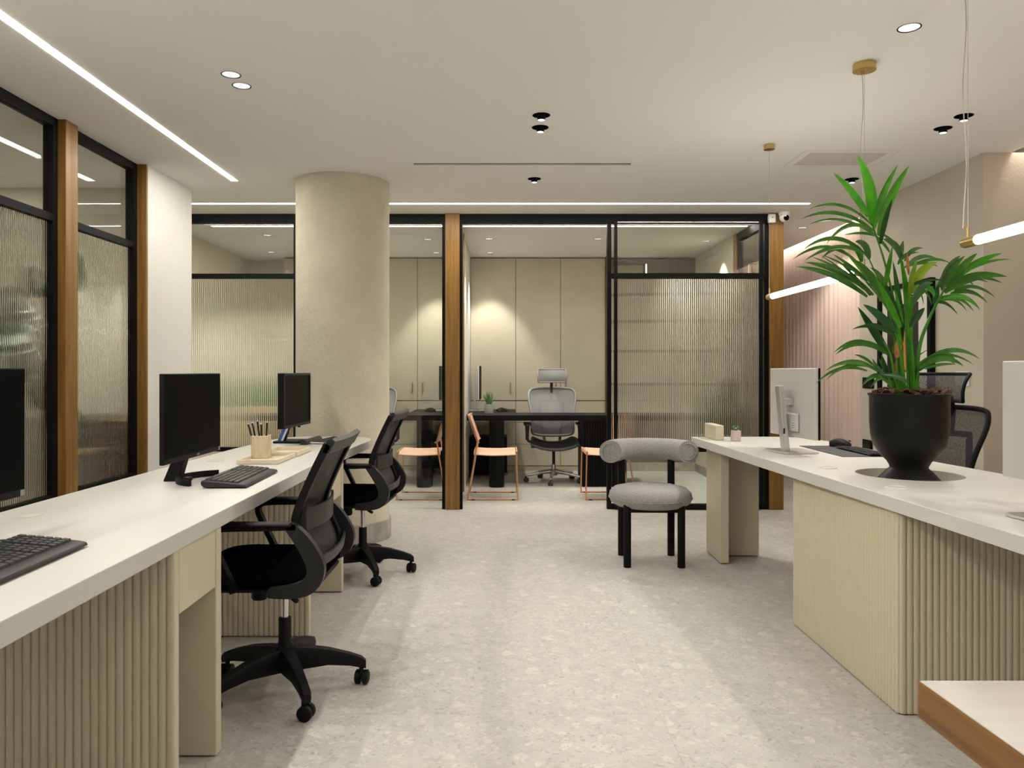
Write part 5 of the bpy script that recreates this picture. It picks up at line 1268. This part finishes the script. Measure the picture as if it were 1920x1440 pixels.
# pink leather sled chairs
def sled_chair(label, x, y, rz):
    """local axes: the sitter faces +x"""
    t = thing('sled_chair', label, 'chair', (x, y, 0), rz, 'pink leather visitor chairs')
    B = lambda m_, n, mt, parent=t, **k: m_.build(n, mt, parent, world=False, **k)
    for s in (-1, 1):
        yy = s * 0.222
        pth = smooth_path([(-0.142, yy*0.98, 0.545), (-0.155, yy, 0.46), (-0.19, yy, 0.25), (-0.228, yy, 0.02), (-0.215, yy, 0.0085), (0.0, yy, 0.0085), (0.215, yy, 0.0085), (0.231, yy, 0.02), (0.227, yy, 0.25), (0.222, yy, 0.445)], 4)
        leg = B(MB().tube(pth, 0.0075, 8), 'sled_frame', 'rose_gold', smooth=60)
        B(MB().tube([(-0.142, yy*0.98, 0.545), (-0.175, yy*0.98, 0.66), (-0.222, yy*0.98, 0.775)], 0.0075, 8), 'back_tube', 'rose_gold', smooth=60)
        for xx in (-0.18, 0.19): B(MB().box(xx - 0.015, xx + 0.015, yy - 0.009, yy + 0.009, 0.0005, 0.010), 'glide', 'dark_plastic', parent=leg)
    B(MB().tube([(0.218, -0.222, 0.445), (0.218, 0.222, 0.445)], 0.0075, 8), 'front_tube', 'rose_gold', smooth=60)
    rows = []
    for j in range(11):
        v = j / 10; xx = -0.175 + 0.40 * v; zz = 0.452 - 0.010 * math.sin(v * math.pi) + (0.0 if v < 0.95 else -0.004)
        rows.append([(xx, 0.23 * (i / 4 - 1), zz + 0.004 * abs(i / 4 - 1) ** 3 - (0.03 if i in (0, 8) else 0)) for i in range(9)])
    B(MB().grid(rows).grid([[(a, b, c - 0.006) for a, b, c in r_] for r_ in rows]), 'seat', 'pink_leather', smooth=50)
    B(MB().box(0.219, 0.230, -0.22, 0.22, 0.418, 0.452), 'seat_fold', 'pink_leather', bev=0.004)
    rows = []
    for j in range(9):
        v = j / 8; zz = 0.535 + 0.245 * v; xx = -0.140 - 0.085 * v
        rows.append([(xx + 0.012 - 0.016 * (1 - (i / 4 - 1) ** 2), 0.228 * (i / 4 - 1), zz) for i in range(9)])
    B(MB().grid(rows).grid([[(a - 0.014, b, c) for a, b, c in r_] for r_ in rows]).tube([rows[8][i] for i in range(9)], 0.008, 6).tube([rows[0][i] for i in range(9)], 0.007, 6), 'backrest', 'pink_leather', smooth=50)
    return t
sled_chair('pink leather sled chair right of the middle post, facing right', -0.085, 7.335, 0.0)
sled_chair('pink leather sled chair left of the middle post, facing left', -0.745, 7.335, math.pi)
sled_chair('pink leather sled chair partly behind the sliding door frame', 1.010, 7.335, math.pi)

# tall cactus behind the fluted door
t = thing('potted_cactus', 'tall green plant in pale pot behind the right fluted glass', 'plant', (2.13, 7.25, 0))
MB().lathe([(0.085, 0.0), (0.105, 0.02), (0.115, 0.58), (0.108, 0.60), (0.100, 0.56), (0.0, 0.56)], n=28).build('pot', 'grey_concrete', t, world=False, smooth=40)
for i, (dx, dy, h, r_) in enumerate(((0, 0, 0.58, 0.045), (-0.05, 0.03, 0.42, 0.04), (0.05, -0.02, 0.36, 0.04), (0.02, 0.05, 0.30, 0.035))):
    m_ = MB(); n = 18; rows = []
    for z, f_ in ((0.55, 0.8), (0.62, 1.0), (0.55 + h * 0.6, 1.05), (0.55 + h * 0.9, 0.8), (0.55 + h, 0.15)):
        rows.append([(dx + r_ * f_ * (1 + 0.14 * (k % 2)) * math.cos(2*math.pi*k/n), dy + r_ * f_ * (1 + 0.14 * (k % 2)) * math.sin(2*math.pi*k/n), z) for k in range(n + 1)])
    m_.grid(rows).build('cactus_column', 'leaf_big', t, world=False, smooth=30)

# big leaved plant and low cabinet in the left side room
t = thing('potted_plant', 'big leaved green plant behind the left fluted glass', 'plant', (-2.71, 4.34, 0))
MB().lathe([(0.13, 0.0), (0.15, 0.02), (0.17, 0.40), (0.16, 0.41), (0.15, 0.36), (0.0, 0.36)], n=28).build('pot', 'grey_concrete', t, world=False, smooth=40)
random.seed(9)
for i in range(20):
    a = i * 2.399; z1 = 0.75 + 1.10 * ((i * 0.37) % 1.0); rr = 0.13 + 0.22 * ((i * 0.61) % 1.0)
    c0 = Vector((-2.71 + 0.03*math.cos(a), 4.34 + 0.03*math.sin(a), 0.36)); sy = math.sin(a) * (0.35 if math.sin(a) > 0 else 1.0); c1 = Vector((-2.71 + rr*0.45*math.cos(a), 4.34 + rr*sy, z1))
    pth = [bez(c0, Vector((c0.x, c0.y, z1 * 0.8)), c1, q / 6) for q in range(7)]
    MB().tube(pth, 0.007, 6).build('stem', 'stem_brown', t, smooth=60)
    tip = c1 + Vector((0.10*math.cos(a), (0.34 if sy < 0 else 0.2)*math.sin(a), -0.10))
    blade([c1, (c1 + tip) / 2 + Vector((0, 0, 0.07)), tip], 0.25, random.uniform(-0.3, 0.3), Vector((0.75, -0.3, 0.6)).normalized(), 'leaf', 'leaf_big', t)
t = thing('low_cabinet', 'brown low cabinet in the side room behind left fluted glass', 'cabinet', (-3.0, 5.35, 0))
MB().box(-3.9, -2.55, 5.10, 5.68, 0.06, 0.86).build('body', 'panel_brown', t)
for i in range(3): MB().box(-3.895 + i * 0.449, -3.455 + i * 0.449, 5.08, 5.10, 0.08, 0.82).build('door', 'panel_brown', t)
MB().box(-3.88, -2.57, 5.14, 5.66, 0.0, 0.06).build('plinth', 'black_metal', t)

# planted trough in the left office, a green blur behind the fluted glass
t = thing('planter_trough', 'tan planter trough of green leaves behind fluted glass left of column', 'planter', (-2.62, 8.80, 0))
MB().holed([(-3.05, 8.62), (-2.19, 8.62), (-2.19, 8.96), (-3.05, 8.96)], [[(-3.02, 8.65), (-2.22, 8.65), (-2.22, 8.93), (-3.02, 8.93)]], 0.001, 0.80).box(-3.02, -2.22, 8.65, 8.93, 0.70, 0.74).build('trough', 'tan_wood', t)
random.seed(31)
for i in range(34):
    x = -3.0 + 0.76 * ((i * 0.618) % 1.0); y = 8.70 + 0.18 * random.random(); a = random.uniform(0, 6.28); h = random.uniform(0.22, 0.44)
    blade([(x, y, 0.74), (x + 0.03 * math.cos(a), y + 0.03 * math.sin(a), 0.74 + h * 0.8), (x + 0.13 * math.cos(a), y + 0.10 * math.sin(a), 0.74 + h)], 0.075, random.uniform(-0.5, 0.5), Vector((0.2, -1, 0.2)).normalized(), 'leaf', 'leaf_big', t, n=6)
# rest the desk items a hair above the desk tops
for o in list(COL.objects):
    if o.parent is None and o.type == 'EMPTY' and o.name.split('.')[0] in ('monitor', 'potted_succulent', 'keyboard', 'desk_tray', 'mouse'):
        o.location.z += 0.0006
